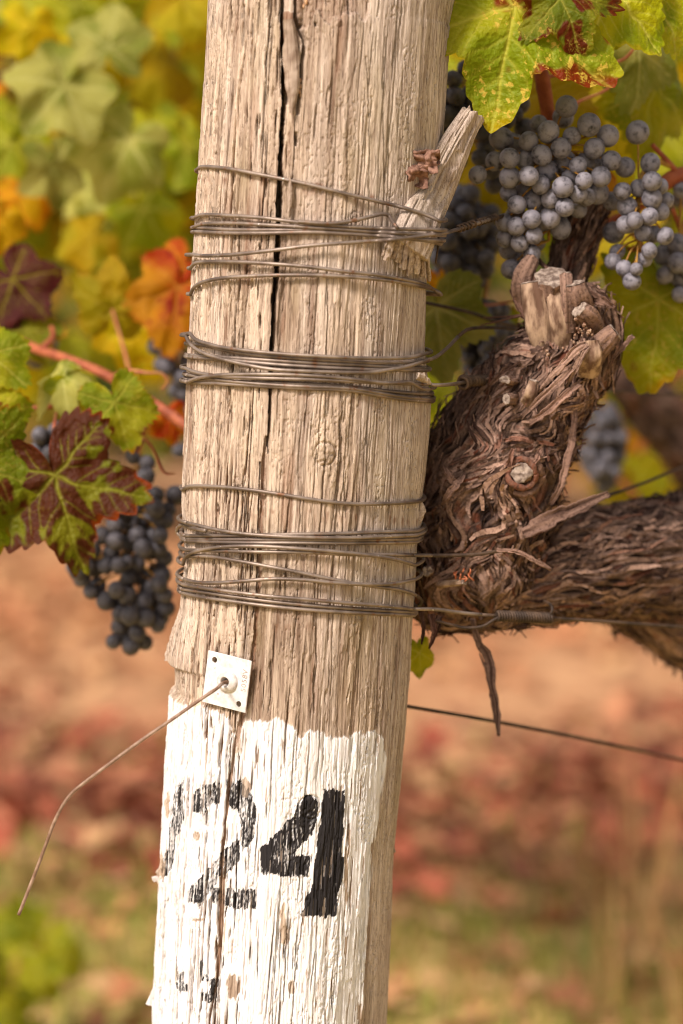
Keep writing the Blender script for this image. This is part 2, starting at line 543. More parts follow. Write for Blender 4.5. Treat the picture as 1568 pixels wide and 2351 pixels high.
warp = 2.0 * fbm(S / 22, Zm / 150, 1, 3) + 0.5 * fbm(S / 6, Zm / 45, 2, 2)
KNOTS = [(745, 1042, 25), (711, 1853, 25), (818, 498, 12), (543, 1108, 11), (403, 1590, 10)]
knot_h = np.zeros_like(S); knot_t = np.zeros_like(S)
for ku, kv, kr in KNOTS:
    du = (UU - ku); dv = (VV - kv)
    near = FRONT & (np.abs(du) < kr * 5) & (np.abs(dv) < kr * 9)
    g = np.exp(-(du / (kr * 1.9)) ** 2 - (dv / (kr * 3.2)) ** 2) * near
    warp -= np.sign(du) * np.minimum(np.abs(du), kr) * 0.29 * g * 0.9
    rr = np.hypot(du, dv * 0.95) / kr
    wob = 0.06 * vn(np.arctan2(dv, du) * 2, rr * 0 + ku, 3)
    ring = np.exp(-((rr - 1 - wob) / 0.09) ** 2) * near
    disc = sst(1.0, 0.9, rr) * near
    rad = np.exp(-((np.abs(vn(np.arctan2(dv, du) * 2.2, rr * 0.6, 31))) / 0.09) ** 2) * sst(1.0, 0.7, rr) * near
    knot_h += -1.3 * ring + 0.5 * disc - 0.9 * rad * disc - 0.4 * disc * sst(0.35, 0, rr)
    knot_t += disc * 1.0
SG = S + warp
right_facet = sst(838, 862, UU - 18 * fbm(Zm / 60, S * 0, 5, 2) + (VV - 400) * 0.03) * (VV < 1420) * FRONT
right_facet = np.maximum(right_facet, 0.55 * sst(0.05, 0.4, fbm(SG / 14, Zm / 150, 67, 2)) * FRONT)
right_facet = np.maximum(right_facet, 0.85 * sst(872, 905, UU + (VV - 1400) * 0.06) * FRONT)
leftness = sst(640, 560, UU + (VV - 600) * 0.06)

H = 1.6 * fbm(S / 34, Zm / 170, 11, 2)
g1 = fbm(SG / 2.2, Zm / 110, 12, 3); g2 = fbm(SG / 0.9, Zm / 60, 13, 2)
H += (0.32 * g1 + 0.30 * g2) * (1 - 0.45 * right_facet)
# layers that have flaked away, with ragged ends
fl = fbm(SG / 5.5, Zm / 60, 15, 4); fl2 = fbm(SG / 2.4, Zm / 26, 16, 3)
H += (0.65 * sst(-0.012, 0.012, fl - 0.12) + 0.5 * sst(-0.012, 0.015, fl2 - 0.16)) * (1 - 0.6 * right_facet)
pits = sst(0.34, 0.5, fbm(S / 1.3, Zm / 2.2, 18, 2)) * sst(0.0, 0.25, fbm(S / 14, Zm / 40, 19, 2))
H -= 0.7 * pits

colmm = S[0]; dcol = colmm[1] - colmm[0]
rowz = Zm[:, 0]
crackmap = np.zeros_like(S)
nfront = len(th_f)
def carve(pathz, paths, width, depth, power=2.0):
    """cut a fissure whose mm position round the post is paths at height pathz (rising)"""
    i0, i1 = np.searchsorted(rowz, [pathz[0], pathz[-1]])
    if i1 - i0 < 2: return
    zr = rowz[i0:i1]
    sc = np.interp(zr, pathz, paths); w = np.interp(zr, pathz, width); d = np.interp(zr, pathz, depth)
    lo = max(0, int((sc.min() - w.max() * 1.5 - colmm[0]) / dcol)); hi = min(nfront, int((sc.max() + w.max() * 1.5 - colmm[0]) / dcol) + 2)
    if hi - lo < 1: return
    q = np.abs(colmm[None, lo:hi] - sc[:, None]) / np.maximum(w[:, None], 1e-3)
    prof = np.clip(1 - q ** power, 0, 1) * d[:, None]
    crackmap[i0:i1, lo:hi] = np.maximum(crackmap[i0:i1, lo:hi], prof)


r2 = np.random.default_rng(5)
zlo, zhi = Z0 * 1000, Z1 * 1000
for k in range(3800):
    s0 = r2.uniform(-140, 140)
    if math.sin(s0 * 0.31) + math.sin(s0 * 0.83 + 1) + r2.normal(0, 0.8) < -0.4: continue
    if s0 > 48 and r2.random() < 0.62: continue
    if -28 < s0 < 45 and r2.random() < 0.45: continue
    zc = r2.uniform(zlo, zhi); ln = r2.choice([8, 14, 22, 40, 75]) * r2.uniform(0.7, 1.4)
    n = max(4, int(ln / 5))
    pz = np.linspace(zc - ln / 2, zc + ln / 2, n)
    ps = s0 + np.cumsum(r2.normal(0, 0.26, n)) - 0.5 * 0 + r2.uniform(-0.01, 0.01) * (pz - zc)
    tp = np.sin(np.linspace(0.05, math.pi - 0.05, n)) ** 0.6
    carve(pz, ps, (0.34 + r2.random() ** 4 * 0.8) * tp + 0.15, r2.uniform(0.8, 4.6) * tp * (1.2 if s0 < -25 else 0.62), 2.0)


def carve_uv(pts, width_px, depth, power=3.0, jit=0.5, seed=1):
    """fissure given as (u, v) rows on the face of the post"""
    A = []
    for (u, v) in pts:
        p = on_post(u, v)
        A.append((p[2] * 1000, math.asin(max(-0.999, min(0.999, (p[0] - axis_x(p[2])) / float(base_r(p[2]))))) * 81.0))
    A = np.array(A); w = np.broadcast_to(np.asarray(width_px, float), (len(A),)) * 0.296 * 0.5
    d = np.broadcast_to(np.asarray(depth, float), (len(A),))
    o = np.argsort(A[:, 0]); A = A[o]; w = w[o]; d = d[o]
    n = max(6, int((A[-1, 0] - A[0, 0]) / 1.5))
    pz = np.linspace(A[0, 0], A[-1, 0], n)
    ps = np.interp(pz, A[:, 0], A[:, 1]) + jit * fbm(pz / 9, pz * 0 + seed, seed, 3)
    ww = np.interp(pz, A[:, 0], w) * (1 + 0.35 * fbm(pz / 7, pz * 0, seed + 50, 2))
    carve(pz, ps, np.maximum(ww, 0.3), np.interp(pz, A[:, 0], d), power)


MAIN = [(649, -60), (650, 50), (652, 120), (655, 226), (648, 307), (645, 384), (640, 480), (638, 552), (636, 624), (631, 675), (628, 785),
        (624, 853), (622, 915), (619, 987), (616, 1040)]
carve_uv(MAIN, [9, 9, 10, 13, 12, 12, 13, 13, 13, 13, 12, 10, 8, 6, 5], [14, 16, 20, 26, 28, 28, 28, 28, 28, 28, 26, 20, 12, 9, 6], 7, 0.5, 3)
LOW = [(612, 1000), (606, 1059), (603, 1155), (600, 1227), (597, 1347), (590, 1414), (585, 1480), (570, 1600), (558, 1642), (540, 1720),
       (535, 1771), (524, 1840), (517, 1909), (512, 1978), (508, 2070), (503, 2162), (496, 2254), (482, 2323), (474, 2400)]
carve_uv(LOW, [6, 11, 12, 11, 9, 10, 14, 14, 14, 10, 9, 8, 9, 12, 12, 9, 7, 6, 6], [4, 3.2, 3.2, 3.2, 3, 3, 3.2, 3, 3, 3, 3.2, 3, 3.4, 4, 4, 3.6, 3.4, 3, 3], 5, 0.7, 4)
carve_uv([(598, 1059), (595, 1155), (593, 1230), (590, 1350), (580, 1420)], 3.5, 5, 2, 0.4, 6)
carve_uv([(752, 600), (752, 660), (753, 747), (748, 829), (748, 1011), (747, 1040), (746, 1074), (739, 1146), (734, 1227), (724, 1323), (721, 1438)],
         [2.4, 3, 3, 3, 4.5, 3.5, 5, 4.5, 4, 3, 3], [2.5, 3, 3, 3, 4, 3, 4, 4, 3, 3, 3], 2, 0.5, 8)
carve_uv([(726, 1440), (727, 1518), (721, 1637)], 2.6, 2.5, 2, 0.4, 9)
carve_uv([(678, -60), (680, 40), (690, 70), (700, 95), (698, 135), (692, 180), (688, 232), (683, 262)], [9, 9, 12, 14, 10, 8, 9, 6], [9, 10, 11, 12, 10, 8, 9, 4], 3, 0.9, 10)
carve_uv([(662, 205), (660, 225), (661, 240)], [10, 16, 10], [12, 14, 12], 3, 0.2, 11)
carve_uv([(681, 305), (683, 322), (682, 335)], [7, 13, 6], [7, 10, 6], 2, 0.3, 12)
carve_uv([(725, 52), (728, 60)], 7, 6, 2, 0.1, 13)
carve_uv([(800, -40), (802, 20), (801, 34)], [7, 6, 4], 6, 2, 0.4, 14)
carve_uv([(870, -40), (872, 10), (866, 40)], [6, 5, 3], 5, 2, 0.4, 15)
carve_uv([(842, 130), (848, 250), (850, 420), (846, 560), (850, 760)], 2.5, 1.6, 2, 0.6, 17)
carve_uv([(884, 60), (880, 180), (883, 380)], 2.5, 1.5, 2, 0.6, 18)
carve_uv([(905, 1690), (886, 1900), (858, 2170), (845, 2380)], 2.5, 1.8, 2, 0.6, 19)
H_c = np.minimum(crackmap, 28)
# ledge at the top where an outer layer has broken away
ledge = (VV < 40 + 34 * fbm(S / 4, Zm * 0, 21, 4) - (UU - 760) * 0.06) & (UU > 690) & (UU < 850) & FRONT
H -= 3.2 * ledge
strip = (UU > 648) & (UU < 676) & (VV > 28) & (VV < 215) & FRONT
H += 1.0 * strip
H += knot_h
H -= H_c

# --- paint and stencilled number
rag = 9 * fbm(S / 1.6, Zm / 40, 41, 3) + 5 * fbm(S / 5, Zm / 12, 42, 2)
top = np.interp(UU, [350, 392, 420, 466, 512, 540, 577, 641, 669, 687, 710, 742, 770, 802, 834, 862, 880, 890],
                [1590, 1600, 1619, 1623, 1637, 1652, 1656, 1651, 1665, 1684, 1676, 1683, 1695, 1690, 1679, 1679, 1700, 1760])
redge = np.interp(VV, [1600, 1729, 1794, 1877, 1932, 2024, 2116, 2208, 2300, 2350, 2450], [884, 886, 881, 872, 858, 853, 844, 838, 832, 821, 800])
paint = sst(-2, 2, VV - top + rag) * sst(-2, 2, redge - UU + 0.55 * rag) * FRONT
worn = fbm(SG / 1.1, Zm / 26, 44, 3)
lowcut = sst(0.50, 0.56, worn + 0.10 * fbm(S / 20, Zm / 40, 45, 2))
paint *= 1 - lowcut
paint *= 1 - sst(1.5, 2.6, crackmap)
for (cu, cv, a, b) in [(565, 1808, 11, 19), (650, 2122, 7, 40), (657, 2150, 9, 22), (535, 2268, 15, 28), (452, 1920, 8, 10), (669, 2270, 9, 15), (540, 1660, 9, 30),
                       (548, 1700, 7, 34), (800, 1905, 3, 60), (793, 2010, 5, 60), (855, 1948, 5, 12), (454, 2112, 12, 3), (375, 1990, 8, 30), (386, 1850, 5, 30), (690, 1686, 7, 8)]:
    q = np.hypot((UU - cu) / a, (VV - cv) / b) + 0.45 * fbm(S / 1.8, Zm / 6, 47, 2)
    paint *= 1 - sst(1.08, 0.92, q) * FRONT
H += 0.45 * paint
ink = np.zeros_like(S)
INK = [([(265, 930), (300, 880), (315, 930), (305, 1090), (265, 1200), (245, 1330), (205, 1400), (195, 1340), (225, 1250), (250, 1080)], 0.52),
       ([(355, 960), (400, 910), (490, 900), (490, 1000), (430, 1015), (415, 1065), (340, 1050)], 0.58),
       ([(520, 890), (590, 900), (640, 960), (670, 1060), (650, 1180), (600, 1250), (590, 1150), (580, 1060), (530, 1010)], 0.58),
       ([(500, 1240), (580, 1190), (585, 1290), (530, 1350), (480, 1380), (440, 1450), (400, 1510), (320, 1500), (330, 1440), (410, 1360)], 0.58),
       ([(450, 1430), (540, 1440), (660, 1445), (665, 1540), (520, 1530), (440, 1500)], 0.58),
       ([(690, 1235), (850, 1070), (870, 1010), (930, 960), (975, 1000), (965, 1090), (940, 1160), (860, 1250), (855, 1270), (940, 1272), (915, 1380), (690, 1360)], 0.68),
       ([(1000, 940), (1100, 945), (1105, 1050), (1085, 1270), (1100, 1275), (1095, 1390), (1070, 1470), (1060, 1570), (895, 1575), (905, 1480), (940, 1440), (960, 1250), (985, 1080)], 0.95),
       ([(270, 1850), (300, 1850), (295, 1900), (330, 1920), (325, 1955), (280, 1955), (262, 1910)], 0.56),
       ([(385, 1800), (405, 1810), (400, 1870), (470, 1895), (465, 2000), (390, 1995), (378, 1950), (425, 1962), (440, 1915), (385, 1885)], 0.58)]
wu = UU + 4 * fbm(S / 2.5, Zm / 9, 51, 3); wv = VV + 7 * fbm(S / 1.5, Zm / 20, 52, 2)
streak = 0.5 + 0.5 * fbm(SG / 0.9, Zm / 16, 53, 3)
speck = 0.5 + 0.5 * fbm(S / 0.8, Zm / 1.5, 54, 2)
for poly, dens in INK:
    pl = R3(poly)
    ok = in_poly(wu, wv, pl) & FRONT
    t = 1 - dens
    ink = np.maximum(ink, ok * sst(t - 0.13, t + 0.10, 0.7 * streak + 0.3 * speck + (0.25 if dens > 0.9 else 0.0)))
ink *= 1 - 0.8 * sst(1.5, 2.5, crackmap) * (ink < 0.999)
ink *= sst(0.05, 0.4, paint + 0.25)

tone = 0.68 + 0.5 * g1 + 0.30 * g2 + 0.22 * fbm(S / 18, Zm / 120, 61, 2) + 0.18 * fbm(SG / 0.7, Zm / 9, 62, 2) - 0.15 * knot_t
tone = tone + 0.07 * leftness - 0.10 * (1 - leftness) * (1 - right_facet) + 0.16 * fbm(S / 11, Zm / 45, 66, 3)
stain = 0.45 * sst(0.25, 0.6, fbm(SG / 9, Zm / 60, 63, 3)) * (1 - right_facet)
stain = np.maximum(stain, 0.65 * strip)
stain = np.maximum(stain, 0.22 * ledge)
for v0, am in ((395, 0.75), (1168, 0.6), (620, 0.3), (900, 0.35), (1425, 0.3)):      # rust washed down from the wires
    d_ = VV - v0 - 10 * fbm(S / 10, Zm * 0, 64, 2) - np.clip(UU - 560, 0, 400) * (0.19 if v0 == 395 else 0.05)
    stain = np.maximum(stain, am * sst(-6, 4, d_) * sst(34, 6, d_) * sst(0.05, 0.5, fbm(S / 3.5, Zm / 8, 65, 3)) * FRONT)
# browner in grooves of middling depth, lower part of the post
stain = np.maximum(stain, 0.55 * ((H_c > 2.2) & (H_c < 4.5)) * sst(1000, 1060, VV) * sst(600, 620, 640 + 0 * UU))

RR = R0 + H / 1000.0
TH = TH - 0.6 * np.clip(H_c - 0.6, 0, 30) / 81.0 * (TH < 2)      # fissures undercut at a slant, shaped to keep the sun out
X = axis_x(ZZ) + RR * np.sin(TH); Y = -RR * np.cos(TH)
# loose top end
Vp = np.stack([X, Y, ZZ], -1).reshape(-1, 3)
nr, nc = TH.shape
Qp = grid_q(nr, nc, True)
Vp = np.vstack([Vp, [[float(axis_x(zz[-1])), 0, zz[-1] - 0.004]]])
kk = np.arange(nc)
Tp = np.stack([np.full(nc, nr * nc), (nr - 1) * nc + kk, (nr - 1) * nc + (kk + 1) % nc], 1)
ext = lambda a, v=0.5: np.concatenate([np.clip(a, 0, 1).ravel(), [v]])
post = thing('vineyard_post', 'weathered split wooden end post with white paint and black number 24', 'post', (float(axis_x(0.0)), 0, 0))
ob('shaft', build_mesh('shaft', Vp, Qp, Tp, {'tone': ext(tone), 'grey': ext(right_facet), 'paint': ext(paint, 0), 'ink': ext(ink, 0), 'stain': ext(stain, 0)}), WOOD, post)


def sliver(pts, w, t, mat, parent, name='splinter', seed=1, paint=None, tone=0.6):
    """thin tapering shard of wood along pts (metres)"""
    path = crom(pts, 22); n = len(path)
    T, N, B = frames(path)
    s = np.linspace(0, 1, n)
    ww = np.interp(s, np.linspace(0, 1, len(w)), w)
    V = []
    prof = [(-1, -0.4), (-0.55, 0.8), (0.1, 1.0), (0.7, 0.7), (1, -0.3), (0.2, -1.0), (-0.5, -0.9)]
    for i in range(n):
        for j, (a, b) in enumerate(prof):
            jj = 1 + 0.25 * float(vn(i * 0.35 + seed * 9, j * 3.1, seed))
            V.append(path[i] + B[i] * a * ww[i] * jj + N[i] * b * t * jj * min(1, ww[i] / max(w) + 0.25))
    ns = len(prof)
    V = np.array(V); V = np.vstack([V, path[0], path[-1]])
    k = np.arange(ns); k2 = (k + 1) % ns
    Tt = np.vstack([np.stack([np.full(ns, n * ns), k2, k], 1), np.stack([np.full(ns, n * ns + 1), (n - 1) * ns + k, (n - 1) * ns + k2], 1)])
    nv = len(V)
    fa = {'tone': np.clip(tone + 0.3 * vn(np.arange(nv) * 0.7, np.zeros(nv), seed), 0, 1), 'grey': np.full(nv, 0.5), 'paint': np.full(nv, paint or 0.0), 'ink': np.zeros(nv), 'stain': np.zeros(nv)}
    return ob(name, build_mesh(name, V, grid_q(n, ns, True), Tt, fa, smooth=False), mat, parent)


def PU(pts, y): return [P(u, v, y if not isinstance(y, (list, tuple)) else y[i]) for i, (u, v) in enumerate(pts)]


sliver(PU([(378, 2062), (372, 2035), (362, 2018), (352, 2016), (357, 2024)], -0.006), [0.0025, 0.003, 0.002, 0.001], 0.0009, WOOD, post, seed=2, paint=0.5, tone=0.3)
sliver(PU([(364, 2235), (356, 2268), (349, 2290), (344, 2308)], -0.008), [0.0006, 0.0008, 0.002, 0.003], 0.0007, WOOD, post, seed=3, paint=0.8)
sliver(PU([(368, 1992), (364, 2004), (366, 2014)], -0.006), [0.001, 0.002, 0.001], 0.0007, WOOD, post, seed=4)
sliver(PU([(400, 1440), (393, 1480), (387, 1518)], -0.012), [0.0012, 0.0025, 0.0035], 0.0012, WOOD, post, seed=5)
sliver(PU([(669, 260), (672, 200), (668, 120), (660, 45)], -0.0845), [0.001, 0.0045, 0.005, 0.003], 0.002, WOOD, post, seed=6, tone=0.35)
sliver(PU([(664, 400), (668, 440), (662, 500)], -0.083), [0.0006, 0.002, 0.001], 0.0014, WOOD, post, seed=7, tone=0.35)
sliver(PU([(958, 862), (972, 868), (988, 880)], [-0.05, -0.045, -0.04]), [0.003, 0.003, 0.0015], 0.0015, WOOD, post, seed=8)
sliver(PU([(966, 1150), (969, 1175), (960, 1205)], -0.022), [0.001, 0.0025, 0.001], 0.0012, WOOD, post, seed=9)
sliver(PU([(899, 1940), (902, 1953), (897, 1966)], -0.012), [0.001, 0.0018, 0.001], 0.001, WOOD, post, seed=10)
COCOON = mat_plain('insect_cocoon', lin(176, 130, 92), lin(214, 178, 140), 300, 0.7)
for (u, v, r) in [(690, 198, 3.2), (688, 210, 3.2), (691, 220, 3), (690, 184, 2.6), (703, 4, 4), (697, 14, 3)]:
    c = np.array(on_post(u, v, -0.0015)); a = np.linspace(0, math.pi, 8)
    pth = np.array([c + np.array([0, 0, math.cos(t) * r * 1.7 * PX]) for t in a])
    Vt, Qt, Tt = tube_arrays(pth, np.maximum(np.sin(a), 0.12) * r * PX, 8)
    ob('cocoon', build_mesh('cocoon', Vt, Qt, Tt), COCOON, post)

# ------------------------------------------------------------------ wires round the post
r1 = lambda pts: [(376.3 + 0.48 * x, 0.48 * y) for x, y in pts]
r2c = lambda pts: [(376.3 + 0.48 * x, 627.2 + 0.48 * y) for x, y in pts]
WR = 0.00128


PEG = [tuple(on_post(938, 575, 0.0060)), tuple(on_post(960, 520, 0.0068)), tuple(P(990, 455, -0.034)), tuple(P(1030, 370, -0.026)), tuple(P(1062, 305, -0.020)), tuple(P(1087, 262, -0.016))]
PEGP = crom(PEG, 110)
PEGU = np.array([(*proj(*p), p[1]) for p in PEGP])
TILT = math.radians(40)


def over_peg(u, v, y):
    """the peg holds the wires off the post"""
    if v < 420 or v > 590 or u < 860: return y
    k = int(np.argmin(np.abs(PEGU[:, 1] - v)))
    du = (u - PEGU[k, 0]); hw = 54
    f = PEGU[k, 2] - 0.0150 + du * PX * (0.85 if du < 0 else 0.5)
    w = float(sst(hw + 26, hw - 4, abs(du)))
    return y + (min(y, f) - y) * w


def wrap(front, off=0.0013, close=True, tail=None, lift=True, wob=0.0):
    """a wire turn: seen run as (u, v) rows, then round the back of the post; tail = rows (u, v, y) leaving to the right"""
    f = crom(front, max(24, int(len(front) * 9)))
    run = [on_post(u, v, off + WR) for u, v in f]
    run = np.array([P(u, v, over_peg(u, v, p[1]) - (off * 0.5)) for (u, v), p in zip(f, run)])
    # smooth the depth a little
    for _ in range(3):
        run[1:-1] = 0.5 * run[1:-1] + 0.25 * (run[:-2] + run[2:])
    def ang(p): return math.atan2(p[0] - axis_x(p[2]), -p[1])
    a0, a1 = ang(run[0]), ang(run[-1])
    parts = [run]; rust = None
    if tail:
        rust = np.array([P(*t) for t in crom([(proj(*run[-1])[0], proj(*run[-1])[1], run[-1][1])] + list(tail), 44)])
        parts.append(rust[:9]); rust = rust[8:]
        n = 16; t = np.linspace(0, 1, n)[1:]
        aa = a0 - t * (math.pi * 0.9)
        z = run[0][2] + 0 * t
        r = np.array([float(post_r(a_, z_)) for a_, z_ in zip(aa, z)]) + off + WR + 0.001
        back = np.stack([axis_x(z) + r * np.sin(aa), -r * np.cos(aa), z], 1)[::-1]
        parts.insert(0, back)
    elif close:
        n = 36; t = np.linspace(0, 1, n)[1:-1]
        aa = a1 + t * (2 * math.pi + a0 - a1)
        z = run[-1][2] + (run[0][2] - run[-1][2]) * sst(0, 1, t)
        e0 = np.hypot(run[-1][0] - axis_x(run[-1][2]), run[-1][1]); e1 = np.hypot(run[0][0] - axis_x(run[0][2]), run[0][1])
        r = np.array([float(post_r(a_, z_)) for a_, z_ in zip(aa, z)]) + off + WR
        k = np.exp(-t * 9); k2 = np.exp(-(1 - t) * 9)
        r = r * (1 - k - k2) + e0 * k + e1 * k2
        back = np.stack([axis_x(z) + r * np.sin(aa), -r * np.cos(aa), z], 1)
        parts.append(back); parts.append(run[:1])
    return np.vstack(parts), rust


def wire_part(name, path, parent, mat=WIRE, r=WR, ns=9):
    L = np.sum(np.linalg.norm(np.diff(path, axis=0), axis=1))
    V, Q, T = tube_arrays(path, r, ns)
    return ob(name, build_mesh(name, V, Q, T), mat, parent)


def coil(label, turns, group=None):
    z = np.mean([P(700, t['f'][0][1], 0)[2] for t in turns])
    c = thing('wire_coil', label, 'wire', (float(axis_x(z)), 0, z), group)
    for t in turns:
        main, rust = wrap(t['f'], t.get('off', 0.0013), True, t.get('tail'))
        wire_part('wire_turn', main, c)
        if rust is not None: wire_part('wire_tail', rust, c, RUST)  # tail of the same wire, darkened for shade as well as rust
    return c


def helix(a, b, n_turn, r, wr, mat, parent, name='splice_wrap', r_end=None):
    a = np.array(a); b = np.array(b); T = (b - a); L = np.linalg.norm(T); T /= L
    N = np.cross(T, [0, 1, 0]); N /= np.linalg.norm(N); B = np.cross(T, N)
    n = int(n_turn * 14); t = np.linspace(0, 1, n); ph = t * n_turn * 2 * math.pi
    rr = r + ((r_end if r_end is not None else r) - r) * t
    pth = a + T * (t * L)[:, None] + rr[:, None] * (np.cos(ph)[:, None] * N + np.sin(ph)[:, None] * B)
    return wire_part(name, pth, parent, mat, wr, 7)


coil('single wire slanting down across the post above the other coils', [
    dict(f=r1([(158, 812), (165, 800), (300, 806), (420, 828), (560, 855), (700, 885), (860, 925), (1000, 958), (1140, 992), (1230, 1020), (1300, 1048), (1312, 1056)]), off=0.0008)])
c2 = coil('wire coil binding the grey wooden peg to the post', [
    dict(f=r1([(150, 1040), (160, 1030), (320, 1032), (480, 1043), (640, 1063), (860, 1082), (1100, 1095), (1290, 1098), (1303, 1100)]), off=0.002),
    dict(f=r1([(142, 1088), (150, 1080), (180, 1072), (330, 1068), (520, 1078), (700, 1088), (860, 1098), (1060, 1112), (1290, 1125)]), off=0.0015),
    dict(f=r1([(146, 1086), (300, 1098), (500, 1100), (640, 1100), (760, 1098), (950, 1115), (1150, 1140), (1300, 1158), (1315, 1166)]), off=0.0008),
    dict(f=r1([(145, 1108), (300, 1115), (500, 1115), (720, 1111), (900, 1120), (1060, 1130), (1200, 1143), (1305, 1150)]), off=0.0012),
    dict(f=r1([(142, 1218), (150, 1222), (300, 1220), (390, 1212), (540, 1195), (700, 1175), (900, 1160), (1100, 1145), (1290, 1122)]), off=0.0034,
         tail=[(1030, 533, -0.035), (1052, 526, -0.02), (1075, 519, -0.005), (1110, 508, 0.01), (1145, 498, 0.03), (1230, 486, 0.09), (1400, 480, 0.20), (1700, 470, 0.42)])])
hk = [P(u, v, over_peg(u, v, on_post(u, v, 0.0045)[1]) - 0.001) for u, v in crom(r1([(640, 1060), (720, 1066), (800, 1068), (900, 1056), (980, 1038), (1050, 1024), (1078, 1034), (1092, 1058), (1118, 1092)]), 50)]
wire_part('wire_end', np.array(hk), c2)
helix(P(1050, 526, -0.018), P(1092, 512, 0.004), 5, 0.0022, 0.0008, RUST, c2)
helix(P(1096, 511, 0.006), P(1142, 497, 0.03), 7, 0.0017, 0.0011, RUST, c2)
tw = [P(1007, 470, -0.012), P(1009, 505, -0.014), P(1006, 560, -0.012), P(1000, 605, -0.01)]
tie = ob('wire_offcut', build_mesh('wire_offcut', *tube_arrays(crom(tw, 20), 0.0007, 7)), RUST)
tag(tie, 'thin dark rusty wire standing upright against the edge of the post by the peg', 'wire')

coil('loose pair of wire turns just below the peg', [
    dict(f=r1([(128, 1282), (134, 1268), (150, 1258), (220, 1252), (400, 1255), (560, 1265), (700, 1277), (860, 1298), (1000, 1312), (1150, 1337), (1250, 1362), (1300, 1392), (1318, 1404)]), off=0.0022),
    dict(f=r1([(128, 1408), (133, 1390), (150, 1368), (200, 1345), (280, 1330), (390, 1322), (560, 1316), (760, 1318), (960, 1330), (1100, 1345), (1200, 1362), (1290, 1385), (1322, 1402), (1326, 1410)]), off=0.0018)])
coil('wire coil with crossing strands round the middle of the post', [
    dict(f=r2c([(110, 296), (122, 278), (140, 312), (200, 335), (270, 353), (420, 373), (560, 386), (800, 400), (1000, 407), (1200, 400), (1252, 384)]), off=0.0030),
    dict(f=r2c([(103, 336), (200, 345), (270, 364), (440, 392), (640, 408), (850, 420), (1000, 428), (1250, 424)]), off=0.0008),
    dict(f=r2c([(120, 393), (250, 400), (450, 413), (620, 424), (800, 434), (950, 440), (1100, 450), (1268, 456)]), off=0.0008),
    dict(f=r2c([(120, 402), (300, 415), (500, 434), (700, 448), (900, 458), (1050, 462), (1262, 464)]), off=0.0012),
    dict(f=r2c([(106, 300), (112, 318), (130, 345), (180, 378), (260, 406), (400, 440), (520, 460), (700, 470), (860, 475), (1000, 474), (1060, 465), (1150, 450), (1230, 424)]), off=0.0036,
         tail=[(1000, 820, -0.02), (1030, 796, 0.0), (1055, 770, 0.015), (1075, 756, 0.03), (1130, 752, 0.07), (1230, 757, 0.13), (1500, 760, 0.3)])])
c4 = coil('wire coil with a bent strand lying below the crossing strands', [
    dict(f=r2c([(108, 456), (135, 470), (240, 490), (400, 500), (640, 507), (800, 512), (950, 520), (1150, 528), (1265, 532)]), off=0.0028,
         tail=[(1000, 884, -0.03), (1040, 882, -0.01), (1062, 878, 0.005), (1110, 872, 0.03), (1200, 880, 0.1), (1370, 895, 0.22), (1600, 908, 0.35)]),
    dict(f=r2c([(115, 521), (150, 505), (240, 490), (400, 484), (640, 487), (800, 497), (950, 512), (1060, 526), (1130, 524), (1175, 520), (1205, 535), (1240, 556), (1280, 552)]), off=0.0032),
    dict(f=r2c([(115, 510), (300, 517), (450, 522), (640, 530), (800, 537), (950, 550), (1050, 562), (1180, 574), (1280, 578)]), off=0.0008),
    dict(f=r2c([(118, 488), (250, 508), (420, 527), (640, 541), (800, 546), (920, 554), (1050, 576), (1150, 592), (1284, 603)]), off=0.0014),
    dict(f=r2c([(120, 522), (300, 530), (500, 542), (700, 552), (900, 562), (1050, 588), (1150, 604), (1284, 614)]), off=0.0010)])
helix(P(1066, 876, 0.008), P(1118, 872, 0.034), 8, 0.0028, 0.0013, RUST, c4)
helix(P(1060, 880, 0.004), P(1072, 874, 0.012), 2, 0.0042, 0.0012, RUST, c4)
coil('lone wire pressed into the wood below the round knot', [
    dict(f=r2c([(92, 1036), (97, 1026), (115, 1020), (250, 1021), (400, 1035), (540, 1055), (680, 1078), (800, 1095), (920, 1104), (1100, 1100), (1225, 1091)]), off=0.0004)])
c6 = coil('wire coil with a small hooked end at the left edge of the post', [
    dict(f=r2c([(105, 1256), (250, 1256), (480, 1252), (650, 1249), (850, 1245), (1050, 1238), (1208, 1234)]), off=0.0012),
    dict(f=r2c([(112, 1194), (150, 1203), (200, 1216), (300, 1236), (420, 1250), (520, 1257), (650, 1263), (900, 1266), (1205, 1254)]), off=0.0024),
    dict(f=r2c([(108, 1272), (300, 1274), (500, 1274), (700, 1275), (900, 1278), (1060, 1274), (1206, 1272)]), off=0.0010),
    dict(f=r2c([(110, 1281), (300, 1288), (500, 1290), (700, 1290), (900, 1291), (1060, 1290), (1206, 1286)]), off=0.0012),
    dict(f=r2c([(104, 1325), (200, 1327), (450, 1333), (700, 1336), (900, 1346), (1080, 1347), (1190, 1349)]), off=0.0022,
         tail=[(980, 1275, -0.022), (1040, 1275, -0.008), (1100, 1272, -0.002), (1150, 1265, 0.006), (1180, 1268, 0.025)])])
wire_part('wire_hook', crom(PU(r2c([(200, 1232), (150, 1224), (112, 1212), (84, 1204), (66, 1218), (64, 1240), (80, 1257), (106, 1252)]), [-0.068, -0.052, -0.028, -0.018, -0.012, -0.008, -0.012, -0.02]), 40), c6)
